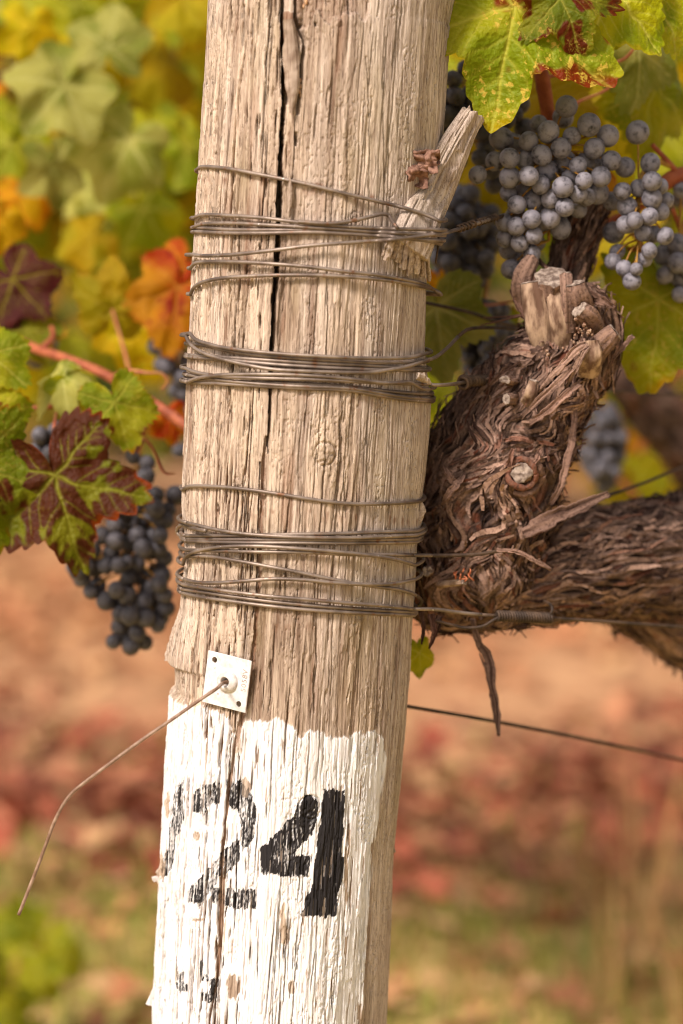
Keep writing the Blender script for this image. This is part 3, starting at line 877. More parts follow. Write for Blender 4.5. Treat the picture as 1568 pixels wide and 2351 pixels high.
coil('wire coil of many strands just above the metal plate', [
    dict(f=r2c([(92, 1392), (94, 1370), (115, 1346), (200, 1320), (300, 1308), (450, 1306), (650, 1318), (800, 1330), (920, 1342), (1020, 1354), (1120, 1372), (1200, 1396)]), off=0.0034),
    dict(f=r2c([(106, 1360), (130, 1354), (220, 1356), (350, 1376), (500, 1403), (640, 1430), (760, 1455), (880, 1478), (1020, 1500), (1120, 1512), (1190, 1532)]), off=0.0018,
         tail=[(962, 1372, -0.015), (968, 1382, 0.0), (960, 1390, 0.02)]),
    dict(f=r2c([(97, 1464), (150, 1478), (250, 1481), (400, 1471), (520, 1462), (680, 1468), (800, 1480), (950, 1488), (1100, 1485), (1197, 1466)]), off=0.0028),
    dict(f=r2c([(93, 1490), (200, 1508), (330, 1525), (500, 1545), (700, 1562), (900, 1580), (1040, 1590), (1190, 1606)]), off=0.0024,
         tail=[(1000, 1399, -0.02), (1060, 1407, -0.01), (1130, 1413, 0.0), (1200, 1416, 0.012), (1280, 1420, 0.028), (1400, 1428, 0.055), (1568, 1440, 0.10), (1800, 1458, 0.2)]),
    dict(f=r2c([(90, 1512), (200, 1528), (400, 1557), (600, 1580), (800, 1597), (1000, 1611), (1198, 1622)]), off=0.0010),
    dict(f=r2c([(85, 1530), (150, 1545), (300, 1567), (500, 1592), (700, 1612), (900, 1624), (1040, 1630), (1198, 1636)]), off=0.0012)])

# trellis wires that run away along the row
def run_wire(name, label, rows, r, mat=RUST):
    o = ob(name, build_mesh(name, *tube_arrays(np.array([P(*t) for t in crom(rows, 60)]), r, 8)), mat)
    return tag(o, label, 'wire')


sp = thing('trellis_wire', 'doubled trellis wire with a tightly wrapped splice under the thick vine arm', 'wire', P(1200, 1416, 0.05))
helix(P(1140, 1413.5, 0.002), P(1266, 1419, 0.025), 21, 0.0030, 0.0011, RUST, sp)
wire_part('wire_loop', np.array([P(*t) for t in crom([(1000, 1425, -0.004), (1070, 1441, -0.004), (1110, 1437, -0.002), (1132, 1424, 0.0), (1150, 1414, 0.002)], 30)]), sp, RUST, 0.0011)
wire_part('wire_end', np.array([P(*t) for t in crom([(1262, 1412, 0.022), (1268, 1400, 0.022), (1264, 1388, 0.026), (1250, 1380, 0.04)], 14)]), sp, RUST, 0.001)
run_wire('trellis_wire', 'lowest trellis wire running down to the right below the vine trunk', [(880, 1612, 0.03), (937, 1622, 0.05), (1130, 1655, 0.09), (1350, 1698, 0.16), (1568, 1745, 0.24), (1800, 1800, 0.34)], 0.0014)
run_wire('trellis_wire', 'thin wire passing behind the pale hanging leaf beside the post', [(960, 692, 0.06), (1000, 700, 0.08), (1080, 718, 0.11), (1150, 742, 0.14), (1230, 752, 0.17), (1400, 750, 0.3)], 0.0013)
run_wire('trellis_wire', 'slack wire rising from the loose bark flake above the thick vine arm', [(1330, 1165, 0.12), (1400, 1137, 0.13), (1480, 1108, 0.16), (1568, 1072, 0.20), (1750, 1000, 0.3)], 0.0012)

# ------------------------------------------------------------------ metal plate, bushing and the cut wire
pc = [on_post(u, v, 0.0) for u, v in ((490, 1490), (588, 1515), (575, 1634), (475, 1608))]
cen = np.mean(pc, axis=0)
ex = (pc[1] - pc[0]) + (pc[2] - pc[3]); ex /= np.linalg.norm(ex)
ey = (pc[0] - pc[3]) + (pc[1] - pc[2]); ey -= ex * (ey @ ex); ey /= np.linalg.norm(ey)
en = np.cross(ex, ey)
if en[1] > 0: en = -en
PW = 0.5 * (np.linalg.norm(pc[1] - pc[0]) + np.linalg.norm(pc[2] - pc[3])) / 2
PH = 0.5 * (np.linalg.norm(pc[3] - pc[0]) + np.linalg.norm(pc[2] - pc[1])) / 2
cen = cen + en * 0.0052
Mp = Matrix(((ex[0], ey[0], en[0], cen[0]), (ex[1], ey[1], en[1], cen[1]), (ex[2], ey[2], en[2], cen[2]), (0, 0, 0, 1)))
plate_root = thing('anchor_plate', 'square pale metal plate with raised ring nailed above the white paint', 'metal plate', cen)
holes = [(-0.66 * PW, 0.70 * PH, 0.0020), (0.66 * PW, -0.72 * PH, 0.0020), (0.05 * PW, 0.02 * PH, 0.0032)]


def plate_mesh():
    import bmesh
    bm = bmesh.new()
    th_ = 0.0011
    outer = [(-PW, -PH), (PW, -PH), (PW, PH), (-PW, PH)]
    n = 18
    edges = []
    def loop(pts):
        vs = [bm.verts.new((x, y, 0)) for x, y in pts]
        return [bm.edges.new((vs[i], vs[(i + 1) % len(vs)])) for i in range(len(vs))]
    edges += loop(outer)
    for hx, hy, hr in holes:
        edges += loop([(hx + hr * math.cos(2 * math.pi * i / n), hy + hr * math.sin(2 * math.pi * i / n)) for i in range(n)])
    bmesh.ops.triangle_fill(bm, use_beauty=True, use_dissolve=False, edges=edges)
    # drop the discs that fill the holes
    dead = [f for f in bm.faces if any((f.calc_center_median().xy - Vector((hx, hy))).length < hr * 0.97 and
            all((v.co.xy - Vector((hx, hy))).length < hr * 1.05 for v in f.verts) for hx, hy, hr in holes)]
    bmesh.ops.delete(bm, geom=dead, context='FACES_ONLY')
    r = bmesh.ops.extrude_face_region(bm, geom=bm.faces[:])
    for v in [e for e in r['geom'] if isinstance(e, bmesh.types.BMVert)]: v.co.z += th_
    bmesh.ops.recalc_face_normals(bm, faces=bm.faces)
    sharp = [e for e in bm.edges if e.calc_face_angle(0) > 1.0 and all(abs(abs(v.co.x) - PW) < 1e-6 or abs(abs(v.co.y) - PH) < 1e-6 for v in e.verts)]
    bmesh.ops.bevel(bm, geom=sharp, offset=0.00022, segments=2, affect='EDGES')
    for v in bm.verts: v.co = Mp @ v.co
    me = bpy.data.meshes.new('plate'); bm.to_mesh(me); bm.free()
    return me


ob('plate', plate_mesh(), ALU, plate_root)
# turned ring: profile swept round the hole
prof = [(0.0030, -0.004), (0.0030, 0.0046), (0.0034, 0.0052), (0.0040, 0.0053), (0.0062, 0.0036), (0.0074, 0.0024), (0.0076, 0.0018), (0.0076, 0.0011)]
na = 40
Vr = []
for k in range(na):
    a = 2 * math.pi * k / na
    for r_, h_ in prof:
        Vr.append(Mp @ Vector((holes[2][0] + r_ * math.cos(a), holes[2][1] + r_ * math.sin(a), h_)))
npf = len(prof)
Qr = [[k * npf + i, ((k + 1) % na) * npf + i, ((k + 1) % na) * npf + i + 1, k * npf + i + 1] for k in range(na) for i in range(npf - 1)]
rm = ob('ring', build_mesh('ring', np.array(Vr), np.array(Qr)), mat_plain('worn_ring_metal', (0.48, 0.42, 0.38), (0.68, 0.64, 0.61), 260, 0.42), plate_root)
STAMP = mat_plain('stamped_mark', lin(150, 132, 120), lin(178, 164, 152), 300, 0.7)


def stamp(text, x, y, rot, size):
    cu = bpy.data.curves.new('stamped_text', 'FONT'); cu.body = text; cu.size = size; cu.extrude = 0.00006
    cu.align_x = 'CENTER'; cu.align_y = 'CENTER'; cu.space_character = 1.15
    tmp = bpy.data.objects.new('stamped_text', cu)
    COL.objects.link(tmp)
    dg = bpy.context.evaluated_depsgraph_get()
    me = bpy.data.meshes.new_from_object(tmp.evaluated_get(dg))
    bpy.data.objects.remove(tmp)
    me.transform(Mp @ Matrix.Translation((x, y, 0.00118)) @ Matrix.Rotation(rot, 4, 'Z'))
    me.materials.clear()
    return ob('stamped_text', me, STAMP, plate_root)


stamp('5058V', 0.80 * PW, 0.20 * PH, math.radians(90), 0.0052)
stamp('2', -0.62 * PW, -0.52 * PH, math.radians(90), 0.0034)
stamp('a', -0.34 * PW, -0.55 * PH, math.radians(90), 0.0030)
stamp('c', -0.62 * PW, 0.40 * PH, math.radians(90), 0.0026)

hole_c = Mp @ Vector((holes[2][0], holes[2][1], 0))
hc = np.array(hole_c)
cw = [hc - en * 0.03, hc + en * 0.001 + ex * 0.0004, hc + en * 0.0062 - ex * 0.0002 - ey * 0.0004] + PU([(496, 1582), (460, 1606), (400, 1648), (320, 1703), (240, 1762), (190, 1800), (166, 1820), (150, 1840), (128, 1880), (105, 1940), (84, 1996), (62, 2052), (43, 2100)],
       [-0.104, -0.108, -0.112, -0.114, -0.113, -0.112, -0.111, -0.110, -0.108, -0.105, -0.102, -0.100, -0.098])
cut = ob('cut_wire', build_mesh('cut_wire', *tube_arrays(crom(cw, 110), 0.00115, 10)), mat_plain('brown_wire', lin(120, 92, 74), lin(158, 132, 112), 140, 0.5))
tag(cut, 'bent cut wire sticking out of the ring on the metal plate', 'wire')

# ------------------------------------------------------------------ the peg under the wires
peg = thing('wooden_peg', 'grey splintered wooden peg jammed slantwise behind the wires', 'wooden peg', P(945, 560, -0.06))
pp = PEGP
wpx = np.interp(np.linspace(0, 1, 110), [0, 0.12, 0.3, 0.6, 0.85, 1], [47, 46, 42, 36, 29, 24]) * PX * 1.2
Tq, Nq, Bq = frames(pp, (math.sin(TILT), -math.cos(TILT), 0))
npg = 96
ang = np.linspace(0, 2 * math.pi, npg, endpoint=False)
ca, sa = np.cos(ang), np.sin(ang)
se = lambda c: np.sign(c) * np.abs(c) ** 0.62
lenmm = np.linspace(0, 125, 110)
am, lm = np.meshgrid(ang * 14, lenmm)
hb = 0.00055 * fbm(am / 1.4, lm / 30, 71, 3) + 0.0009 * fbm(am / 7, lm / 40, 72, 2) - 0.0009 * sst(0.25, 0.4, fbm(am / 1.6, lm / 22, 73, 2))
Vg = pp[:, None, :] + (wpx[:, None] * se(sa)[None, :] + hb * sa)[..., None] * Bq[:, None, :] + ((0.0062 * se(ca))[None, :] * np.interp(lenmm, [0, 125], [1.0, 0.85])[:, None] + hb * ca * 1.6)[..., None] * Nq[:, None, :]
# broken, uneven top end
endz = 0.004 * fbm(ang * 1.6, ang * 0, 74, 3)
for i in range(96, 110):
    Vg[i] += Tq[i] * (endz * ((i - 95) / 14.0))[:, None]
tone_g = np.clip(0.62 + 0.5 * fbm(am / 1.2, lm / 18, 75, 3) + 0.25 * fbm(am / 6, lm / 9, 76, 2), 0, 1)
Vg = np.vstack([Vg.reshape(-1, 3), pp[0], pp[-1] - Tq[-1] * 0.0015])
kk = np.arange(npg)
Tg = np.vstack([np.stack([np.full(npg, 110 * npg), (kk + 1) % npg, kk], 1), np.stack([np.full(npg, 110 * npg + 1), 109 * npg + kk, 109 * npg + (kk + 1) % npg], 1)])
nv = len(Vg)
ob('peg_body', build_mesh('peg_body', Vg, grid_q(110, npg, True), Tg, {'tone': np.concatenate([tone_g.ravel(), [0.4, 0.5]]), 'grey': np.full(nv, 0.9), 'paint': np.zeros(nv), 'ink': np.zeros(nv), 'stain': np.zeros(nv)}), WOOD, peg)
rp = random.Random(12)
for i in range(15):                                   # the split, frayed foot of the peg
    t = i / 14
    a = (900 + 74 * t + rp.uniform(-3, 3), 530 + 16 * t)
    b = (877 + 104 * t + rp.uniform(-4, 4), 586 + 58 * t ** 0.6 + rp.uniform(-16, 10))
    d = 0.0040 + 0.0042 * rp.random(); w = rp.uniform(3.5, 8.0)
    mid = ((a[0] + b[0]) / 2 + rp.uniform(-2, 2), (a[1] + b[1]) / 2)
    sliver([on_post(*a, d + 0.003), on_post(*mid, d + 0.002), on_post(*b, d)], [w * PX, w * PX * 1.1, w * PX * 0.95], 0.0022, WOOD, peg, 'sliver', seed=20 + i, tone=rp.uniform(0.3, 0.8))


def crumple(name, corners_u, y, seed, label, cat, mat, nx=26, amp=0.006, roll=0.0):
    """a dry leaf crumpled over the box (u0, v0, u1, v1)"""
    u0, v0, u1, v1 = corners_u
    a, b = np.meshgrid(np.linspace(0, 1, nx), np.linspace(0, 1, nx))
    r = np.hypot(a - 0.5, b - 0.5) * 2
    edge = 1 + 0.28 * fbm(np.arctan2(b - .5, a - .5) * 2.2, r * 0, seed, 3)
    a2 = 0.5 + (a - 0.5) * edge; b2 = 0.5 + (b - 0.5) * edge
    h = amp * (fbm(a * 1.9, b * 1.9, seed + 1, 2) * 2.0 + np.abs(fbm(a * 3, b * 3, seed + 2, 1)) * -0.9)
    h += -roll * np.sin(b * 5 + a * 2) * amp
    V = np.zeros((nx, nx, 3))
    for i in range(nx):
        for j in range(nx):
            V[i, j] = P(u0 + (u1 - u0) * a2[i, j], v0 + (v1 - v0) * b2[i, j], y + h[i, j])
    o = ob(name, build_mesh(name, V, grid_q(nx, nx)), mat)
    md = o.modifiers.new('thickness', 'SOLIDIFY'); md.thickness = 0.0004
    return tag(o, label, cat) if label else o


dl = thing('dead_leaf', 'crumpled brown dead leaf caught between the peg and the post', 'dead leaf', P(970, 380, -0.05))
for box, y, sd in (((946, 344, 1002, 396), -0.050, 81), ((936, 382, 980, 430), -0.053, 83), ((980, 344, 1010, 378), -0.040, 85), ((1024, 400, 1044, 424), -0.012, 87)):
    o = crumple('leaf_fold', box, y, sd, None, None, DEAD, 24, 0.004, 0.6)
    o.parent = dl; o.matrix_parent_inverse = Matrix.Translation(-Vector(dl.location))

# ------------------------------------------------------------------ the old vine
def PV(u, v, y): return P(u, v, y - 0.035)


class Limb:
    def __init__(s, rows, radii_px, n_al, n_ar, seed, lump=6.0, ridge=4.2, swirl=1.0, fineamp=1.1):
        rows = crom([(*a, r) for a, r in zip(rows, radii_px)], n_al)
        s.path = np.array([PV(a[0], a[1], a[2]) for a in rows])
        s.rad = np.array([a[3] * px_at(a[2]) for a in rows])
        for _ in range(4): s.path[1:-1] = 0.5 * s.path[1:-1] + 0.25 * (s.path[:-2] + s.path[2:])
        s.T = np.gradient(s.path, axis=0); s.T /= np.linalg.norm(s.T, axis=1)[:, None]
        N = np.array([0, -1.0, 0])[None] - s.T * (s.T @ np.array([0, -1.0, 0]))[:, None]
        s.N = N / np.linalg.norm(N, axis=1)[:, None]; s.B = np.cross(s.T, s.N)
        s.len = np.concatenate([[0], np.cumsum(np.linalg.norm(np.diff(s.path, axis=0), axis=1))])
        s.n = n_al; s.na = n_ar; s.ang = np.linspace(-math.pi, math.pi, n_ar, endpoint=False)
        A, Lm = np.meshgrid(s.ang * float(np.mean(s.rad)) * 1000, s.len * 1000)
        wa = A + swirl * (14 * fbm(A / 34, Lm / 34, seed, 3)); wl = Lm + swirl * 12 * fbm(A / 30, Lm / 30, seed + 1, 2)
        rid = 1 - np.abs(fbm(wa / 5.5, wl / 46, seed + 2, 3)) * 2.2
        rid2 = 1 - np.abs(fbm(wa / 2.1, wl / 22, seed + 3, 2)) * 2.2
        lumps = fbm(A / 34, Lm / 36, seed + 4, 3)
        s.h = (lump * lumps + ridge * rid * 0.5 + fineamp * rid2 - 2.2 * sst(0.35, 0.6, fbm(wa / 6, wl / 16, seed + 5, 2))) / 1000
        s.tone = np.clip(0.08 + 0.26 * rid + 0.26 * rid2 + 0.3 * fbm(A / 20, Lm / 40, seed + 6, 2), 0, 1)  # grooves coloured darker, as old bark and so gaps read dark
        s.red = 0.75 * sst(0.15, 0.5, fbm(wa / 7, wl / 14, seed + 7, 3))
    def pos(s, i, a, h=0.0):
        i = min(max(i, 0), s.n - 1.001); k = int(i); f = i - k
        L_ = lambda q: q[k] * (1 - f) + q[k + 1] * f
        j = ((a + math.pi) / (2 * math.pi) * s.na) % s.na; j0 = int(j) % s.na
        hh = s.h[k, j0]
        r = L_(s.rad) + hh + h
        out = math.cos(a) * L_(s.N) + math.sin(a) * L_(s.B)
        return L_(s.path) + r * out, out, L_(s.T)
    def build(s, name, parent):
        r = s.rad[:, None] + s.h * np.clip(s.rad / (s.rad.max() * 0.35), 0.15, 1)[:, None]
        V = s.path[:, None, :] + r[..., None] * (np.cos(s.ang)[None, :, None] * s.N[:, None, :] + np.sin(s.ang)[None, :, None] * s.B[:, None, :])
        V = np.vstack([V.reshape(-1, 3), s.path[0], s.path[-1]])
        n, k = s.n, np.arange(s.na); k2 = (k + 1) % s.na
        T = np.vstack([np.stack([np.full(s.na, n * s.na), k2, k], 1), np.stack([np.full(s.na, n * s.na + 1), (n - 1) * s.na + k, (n - 1) * s.na + k2], 1)])
        e = lambda a: np.concatenate([a.ravel(), [0.3, 0.3]])
        return ob(name, build_mesh(name, V, grid_q(n, s.na, True), T, {'tone': e(s.tone), 'red': e(s.red)}), BARK, parent)
    def strips(s, name, parent, count, seed, i0=0.0, i1=1.0, lift=0.0035, wmm=(1.2, 4.2), lmm=(14, 60), amax=2.3, swirl=1.0):
        rg = np.random.default_rng(seed); acc = Acc()
        mm_per_i = s.len[-1] * 1000 / s.n
        for c in range(count):
            i = (i0 + (i1 - i0) * rg.random()) * s.n; a = rg.uniform(-amax, amax)
            ln = rg.uniform(*lmm) * (0.6 + 0.4 * rg.random()); n = max(6, min(14, int(ln / 4)))
            w = rg.uniform(*wmm) * 0.5e-3; ph = rg.uniform(0, 6.28)
            e0, e1 = rg.random() ** 5 * lift * 1.6, rg.random() ** 5 * lift * 2.0
            mid = rg.uniform(0.0, 0.0012)
            drift = rg.normal(0, 0.18)
            pts = []; outs = []
            step = ln / n / mm_per_i
            for q in range(n + 1):
                t = q / n
                h = 0.0003 + mid + e0 * (1 - t) ** 3 + e1 * t ** 3 + 0.0004 * math.sin(ph + t * 9)
                p, o, tt = s.pos(i, a, h)
                pts.append(p); outs.append(o)
                sw = float(fbm(a * 2.6, i * mm_per_i / 17, seed % 97, 2)) * swirl
                i += step * (0.9 - 0.35 * abs(sw)); a += step * mm_per_i / (np.mean(s.rad) * 1000) * (sw * 1.1 + drift)
            pts = np.array(pts); outs = np.array(outs)
            T = np.gradient(pts, axis=0); T /= np.linalg.norm(T, axis=1)[:, None] + 1e-9
            tw = np.linspace(0, rg.normal(0, 0.5), n + 1)
            side = np.cross(T, outs); side /= np.linalg.norm(side, axis=1)[:, None] + 1e-9
            sd = np.cos(tw)[:, None] * side + np.sin(tw)[:, None] * outs
            nn = np.cross(sd, T)
            tt = np.linspace(0, 1, n + 1)
            ww = w * np.clip(np.sin(np.pi * (tt * 0.86 + 0.07)) ** 0.6, 0.12, 1) * (1 + 0.3 * rg.normal(0, 1, n + 1) * 0.5)
            thk = 0.00035
            V = np.stack([pts - sd * ww[:, None] + nn * 0.0004, pts + nn * thk, pts + sd * ww[:, None] + nn * 0.0004, pts - nn * thk], 1).reshape(-1, 3)
            base = np.clip(rg.normal(0.42, 0.30), 0.02, 1)
            acc.add(V, grid_q(n + 1, 4, True), None, {'tone': np.clip(base + 0.12 * rg.normal(0, 1, len(V)), 0, 1), 'red': (0.7 if rg.random() < 0.10 else 0.08) * np.ones(len(V))})
        o = ob(name, acc.mesh(name, False), BARK, parent)
        return tag(o, kind='stuff')


vine = thing('grapevine', 'gnarled old grapevine with shaggy brown bark growing against the post', 'grapevine', PV(1900, 4000, 0.42))
vine.location = (PV(1720, 1700, 0.34)[0], 0.34, 0.0)
arm = Limb([(1090, 1400, 0.105), (1085, 1330, 0.10), (1092, 1240, 0.095), (1122, 1110, 0.09), (1180, 980, 0.09), (1262, 870, 0.09), (1318, 785, 0.088), (1304, 725, 0.088), (1290, 685, 0.09), (1282, 655, 0.094)],
           [70, 120, 138, 150, 140, 118, 96, 90, 62, 14], 520, 420, 101, lump=7, ridge=5.0)
arm.build('arm', vine)
arm.strips('bark_fibre', vine, 1250, 201, 0.0, 0.80, swirl=1.35, wmm=(1.0, 4.4), lmm=(14, 60), lift=0.005)
arm.strips('bark_fibre', vine, 170, 206, 0.80, 0.97, swirl=0.6, wmm=(1.5, 5.0), lmm=(12, 36), lift=0.006)
cord = Limb([(1030, 1360, 0.10), (1150, 1345, 0.11), (1260, 1315, 0.125), (1390, 1290, 0.15), (1520, 1278, 0.19), (1660, 1270, 0.25), (1800, 1275, 0.32)],
            [66, 84, 106, 118, 128, 138, 140], 420, 300, 131, lump=5, ridge=5.5, swirl=0.5)
cord.build('cordon', vine)
cord.strips('bark_fibre', vine, 800, 202, 0.02, 0.9, swirl=0.5, lmm=(25, 80))
base_l = Limb([(960, 1330, 0.10), (1000, 1375, 0.10), (1070, 1392, 0.105), (1160, 1385, 0.115), (1260, 1370, 0.125)], [40, 62, 52, 48, 30], 140, 160, 161, lump=7, ridge=5)
base_l.build('root_collar', vine)
base_l.strips('bark_fibre', vine, 260, 203, 0.05, 0.95, lift=0.006, swirl=1.2)
trunk_rows = [(1330, 1330, 0.20), (1430, 1372, 0.215), (1520, 1406, 0.235), (1640, 1446, 0.27), (1760, 1540, 0.30)]
gz = PV(1700, 1900, 0.32)
trunk = Limb(trunk_rows, [50, 68, 84, 100, 110], 160, 140, 171, lump=7, ridge=5, swirl=0.6)
trunk.build('trunk', vine)
trunk.strips('bark_fibre', vine, 240, 204, 0.05, 0.95, lift=0.006, swirl=0.7)
# foot of the trunk, out of sight beside the picture, down to the soil
ft = np.array([trunk.path[-4], trunk.path[-1], [trunk.path[-1][0] + 0.02, 0.33, 0.42], [trunk.path[-1][0] + 0.03, 0.34, 0.2], [trunk.path[-1][0] + 0.03, 0.34, -0.05]])
Vf, Qf, Tf = tube_arrays(crom(ft, 60), np.linspace(0.036, 0.05, 60), 60, 0.25, 5)
fo = ob('trunk_foot', build_mesh('trunk_foot', Vf, Qf, Tf, {'tone': np.full(len(Vf), 0.35), 'red': np.full(len(Vf), 0.1)}), BARK, vine)
spur = Limb([(1290, 690, 0.115), (1305, 620, 0.12), (1322, 560, 0.125), (1345, 500, 0.13), (1375, 450, 0.14)], [40, 44, 46, 40, 24], 130, 140, 181, lump=3, ridge=2.4, swirl=0.4)
spur.build('spur', vine)
spur.strips('bark_fibre', vine, 90, 205, 0.05, 0.95, lift=0.002, swirl=0.3)


def stub(rows, r_px, seed, mat=BARK, cut_mat=CUT, name='pruned_stub', face=True, tone=0.5, flat=0.75):
    """short cut branch with rough sides and a pale sawn end"""
    rows = crom(rows, 26); path = np.array([PV(*a) for a in rows])
    T, N, B = frames(path); ns = 36
    a = np.linspace(0, 2 * math.pi, ns, endpoint=False)
    r = np.interp(np.linspace(0, 1, 26), np.linspace(0, 1, len(r_px)), r_px) * PX
    g = np.meshgrid(a * 9, np.arange(26) * 1.4)
    rr = r[:, None] * (1 + 0.26 * fbm(g[0] / 2.2, g[1] / 30, seed, 3) * (0.6 if r_px[0] > 35 else 1) + 0.2 * fbm(g[0] / 9, g[1] / 12, seed + 1, 2))
    V = path[:, None] + rr[..., None] * (np.cos(a)[None, :, None] * N[:, None] * flat + np.sin(a)[None, :, None] * B[:, None])
    tn = np.clip(tone + 0.4 * fbm(g[0] / 2, g[1] / 18, seed + 2, 2), 0, 1)
    V = V.reshape(-1, 3)
    o = ob(name, build_mesh(name, V, grid_q(26, ns, True), None, {'tone': tn.ravel(), 'red': np.full(len(V), 0.1)}), mat, vine)
    if face:
        rings = []
        last = V[-ns:]
        c = last.mean(0)
        for q, f in enumerate((1.0, 0.93, 0.7, 0.4, 0.12)):
            rings.append(c + (last - c) * f + T[-1] * (0.0003 + 0.0008 * (q > 0) + 0.0006 * fbm(a * 1.5, a * 0 + q, seed + 4, 2)[:, None]))
        Vc = np.vstack(rings + [[c + T[-1] * 0.0008]])
        kk = np.arange(ns)
        Tc = np.stack([np.full(ns, 5 * ns), 4 * ns + kk, 4 * ns + (kk + 1) % ns], 1)
        f = ob('cut_face', build_mesh('cut_face', Vc, grid_q(5, ns, True), Tc), cut_mat, o)
        f.matrix_parent_inverse = o.matrix_world.inverted()
    return o


stub([(1268, 770, 0.085), (1267, 710, 0.072), (1266, 662, 0.062), (1265, 636, 0.057)], [46, 44, 44, 43], 301, flat=0.95)
stub([(1256, 800, 0.062), (1238, 735, 0.056), (1226, 680, 0.055), (1221, 650, 0.056)], [24, 29, 26, 23], 303, mat=PEELED, flat=0.5)
stub([(1292, 800, 0.062), (1284, 735, 0.052), (1277, 690, 0.052), (1272, 652, 0.055)], [20, 23, 22, 20], 305, mat=PEELED, flat=0.5)
stub([(1304, 760, 0.056), (1304, 700, 0.048), (1302, 650, 0.047), (1301, 632, 0.05)], [17, 15, 16, 15], 307)
stub([(1336, 720, 0.058), (1330, 680, 0.046), (1322, 652, 0.044)], [26, 26, 22], 309)
stub([(1215, 700, 0.075), (1200, 650, 0.066), (1212, 612, 0.066), (1222, 596, 0.07)], [32, 28, 22, 17], 311)
stub([(1345, 830, 0.06), (1372, 800, 0.05), (1398, 772, 0.046), (1410, 762, 0.046)], [34, 30, 26, 22], 313)
stub([(1350, 860, 0.055), (1355, 820, 0.042), (1352, 782, 0.042)], [24, 26, 26], 315, mat=PEELED, flat=0.5, face=False)
stub([(1370, 760, 0.066), (1352, 730, 0.048), (1330, 712, 0.042)], [24, 22, 20], 317)
stub([(1190, 912, 0.062), (1174, 916, 0.045), (1163, 916, 0.038)], [18, 15, 13], 319)
stub([(1180, 875, 0.062), (1168, 874, 0.046), (1160, 872, 0.040)], [16, 15, 13], 321)
stub([(1206, 930, 0.052), (1218, 905, 0.041), (1226, 876, 0.041)], [17, 14, 11], 323, mat=PEELED, flat=0.5)
stub([(1200, 1085, 0.075), (1199, 1086, 0.045), (1198, 1086, 0.036)], [30, 27, 23], 325, flat=1.0)
stub([(985, 1310, 0.08), (983, 1310, 0.05), (981, 1311, 0.04)], [15, 13, 12], 327, flat=1.0)
stub([(1008, 1343, 0.052), (1036, 1340, 0.044), (1064, 1337, 0.036)], [9, 8, 8], 329, mat=PEELED, face=True, flat=1.0)
# raised collar of living bark round the big scar
ca_ = np.linspace(0, 2 * math.pi, 60)
cp = np.array([PV(1198 + 31 * math.cos(t) * (1 + .08 * math.sin(3 * t)), 1087 + 33 * math.sin(t), 0.0375 + 0.002 * math.sin(2 * t)) for t in ca_])
Vt, Qt, Tt = tube_arrays(cp, 0.0022, 10, 0.4, 3)
ob('scar_collar', build_mesh('scar_collar', Vt, Qt, Tt, {'tone': np.full(len(Vt), 0.35), 'red': np.clip(0.75 + 0.5 * vn(np.arange(len(Vt)) * 0.23, np.zeros(len(Vt)), 4), 0, 1)}), BARK, vine)
cp2 = np.array([PV(1198 + 41 * math.cos(t) * (1 + .1 * math.sin(2 * t + 1)), 1090 + 44 * math.sin(t), 0.044 + 0.003 * math.sin(3 * t)) for t in ca_])
Vt, Qt, Tt = tube_arrays(cp2, 0.0026, 10, 0.5, 7)
ob('scar_collar', build_mesh('scar_collar', Vt, Qt, Tt, {'tone': np.full(len(Vt), 0.4), 'red': np.full(len(Vt), 0.2)}), BARK, vine)


def bark_strip(rows, w_px, seed, tone=0.45, red=0.2, curl=0.3, name='bark_strip'):
    """one loose strip of bark, curled across its width"""
    rows = crom(rows, 34); path = np.array([PV(*a) for a in rows]); n = 34
    T = np.gradient(path, axis=0); T /= np.linalg.norm(T, axis=1)[:, None]
    side = np.cross(T, [0, -1.0, 0.25]); side /= np.linalg.norm(side, axis=1)[:, None]
    nn = np.cross(side, T)
    w = np.interp(np.linspace(0, 1, n), np.linspace(0, 1, len(w_px)), w_px) * PX * 0.5
    nw = 9; q = np.linspace(-1, 1, nw)
    G = np.meshgrid(q * 4, np.arange(n) * 0.5)
    hh = 0.0022 * fbm(G[0] * 1.4, G[1] / 6, seed, 3)
    ed = 1 + 0.5 * fbm(np.sign(q)[None, :] * 5 + G[0] * 0, G[1] * 0.8, seed + 2, 3)
    top_ = path[:, None] + (w[:, None] * q[None, :] * ed)[..., None] * side[:, None] + ((q ** 2)[None, :] * w[:, None] * curl + hh)[..., None] * nn[:, None]
    bot = top_ - nn[:, None] * 0.0009
    V = np.vstack([top_.reshape(-1, 3), bot.reshape(-1, 3)])
    Q = np.vstack([grid_q(n, nw), grid_q(n, nw, off=n * nw)[:, ::-1]])
    rim = list(range(nw)) + [i * nw + nw - 1 for i in range(1, n)] + [(n - 1) * nw + j for j in range(nw - 2, -1, -1)] + [i * nw for i in range(n - 2, 0, -1)]
    rim = np.array(rim); r2_ = np.roll(rim, -1)
    Q = np.vstack([Q, np.stack([rim, rim + n * nw, r2_ + n * nw, r2_], 1)])
    tn = np.clip(tone + 0.35 * fbm(G[0] * 1.5, G[1] / 5, seed + 3, 2), 0, 1)
    return ob(name, build_mesh(name, V, Q, None, {'tone': np.concatenate([tn.ravel()] * 2), 'red': np.full(len(V), red)}), BARK, vine)


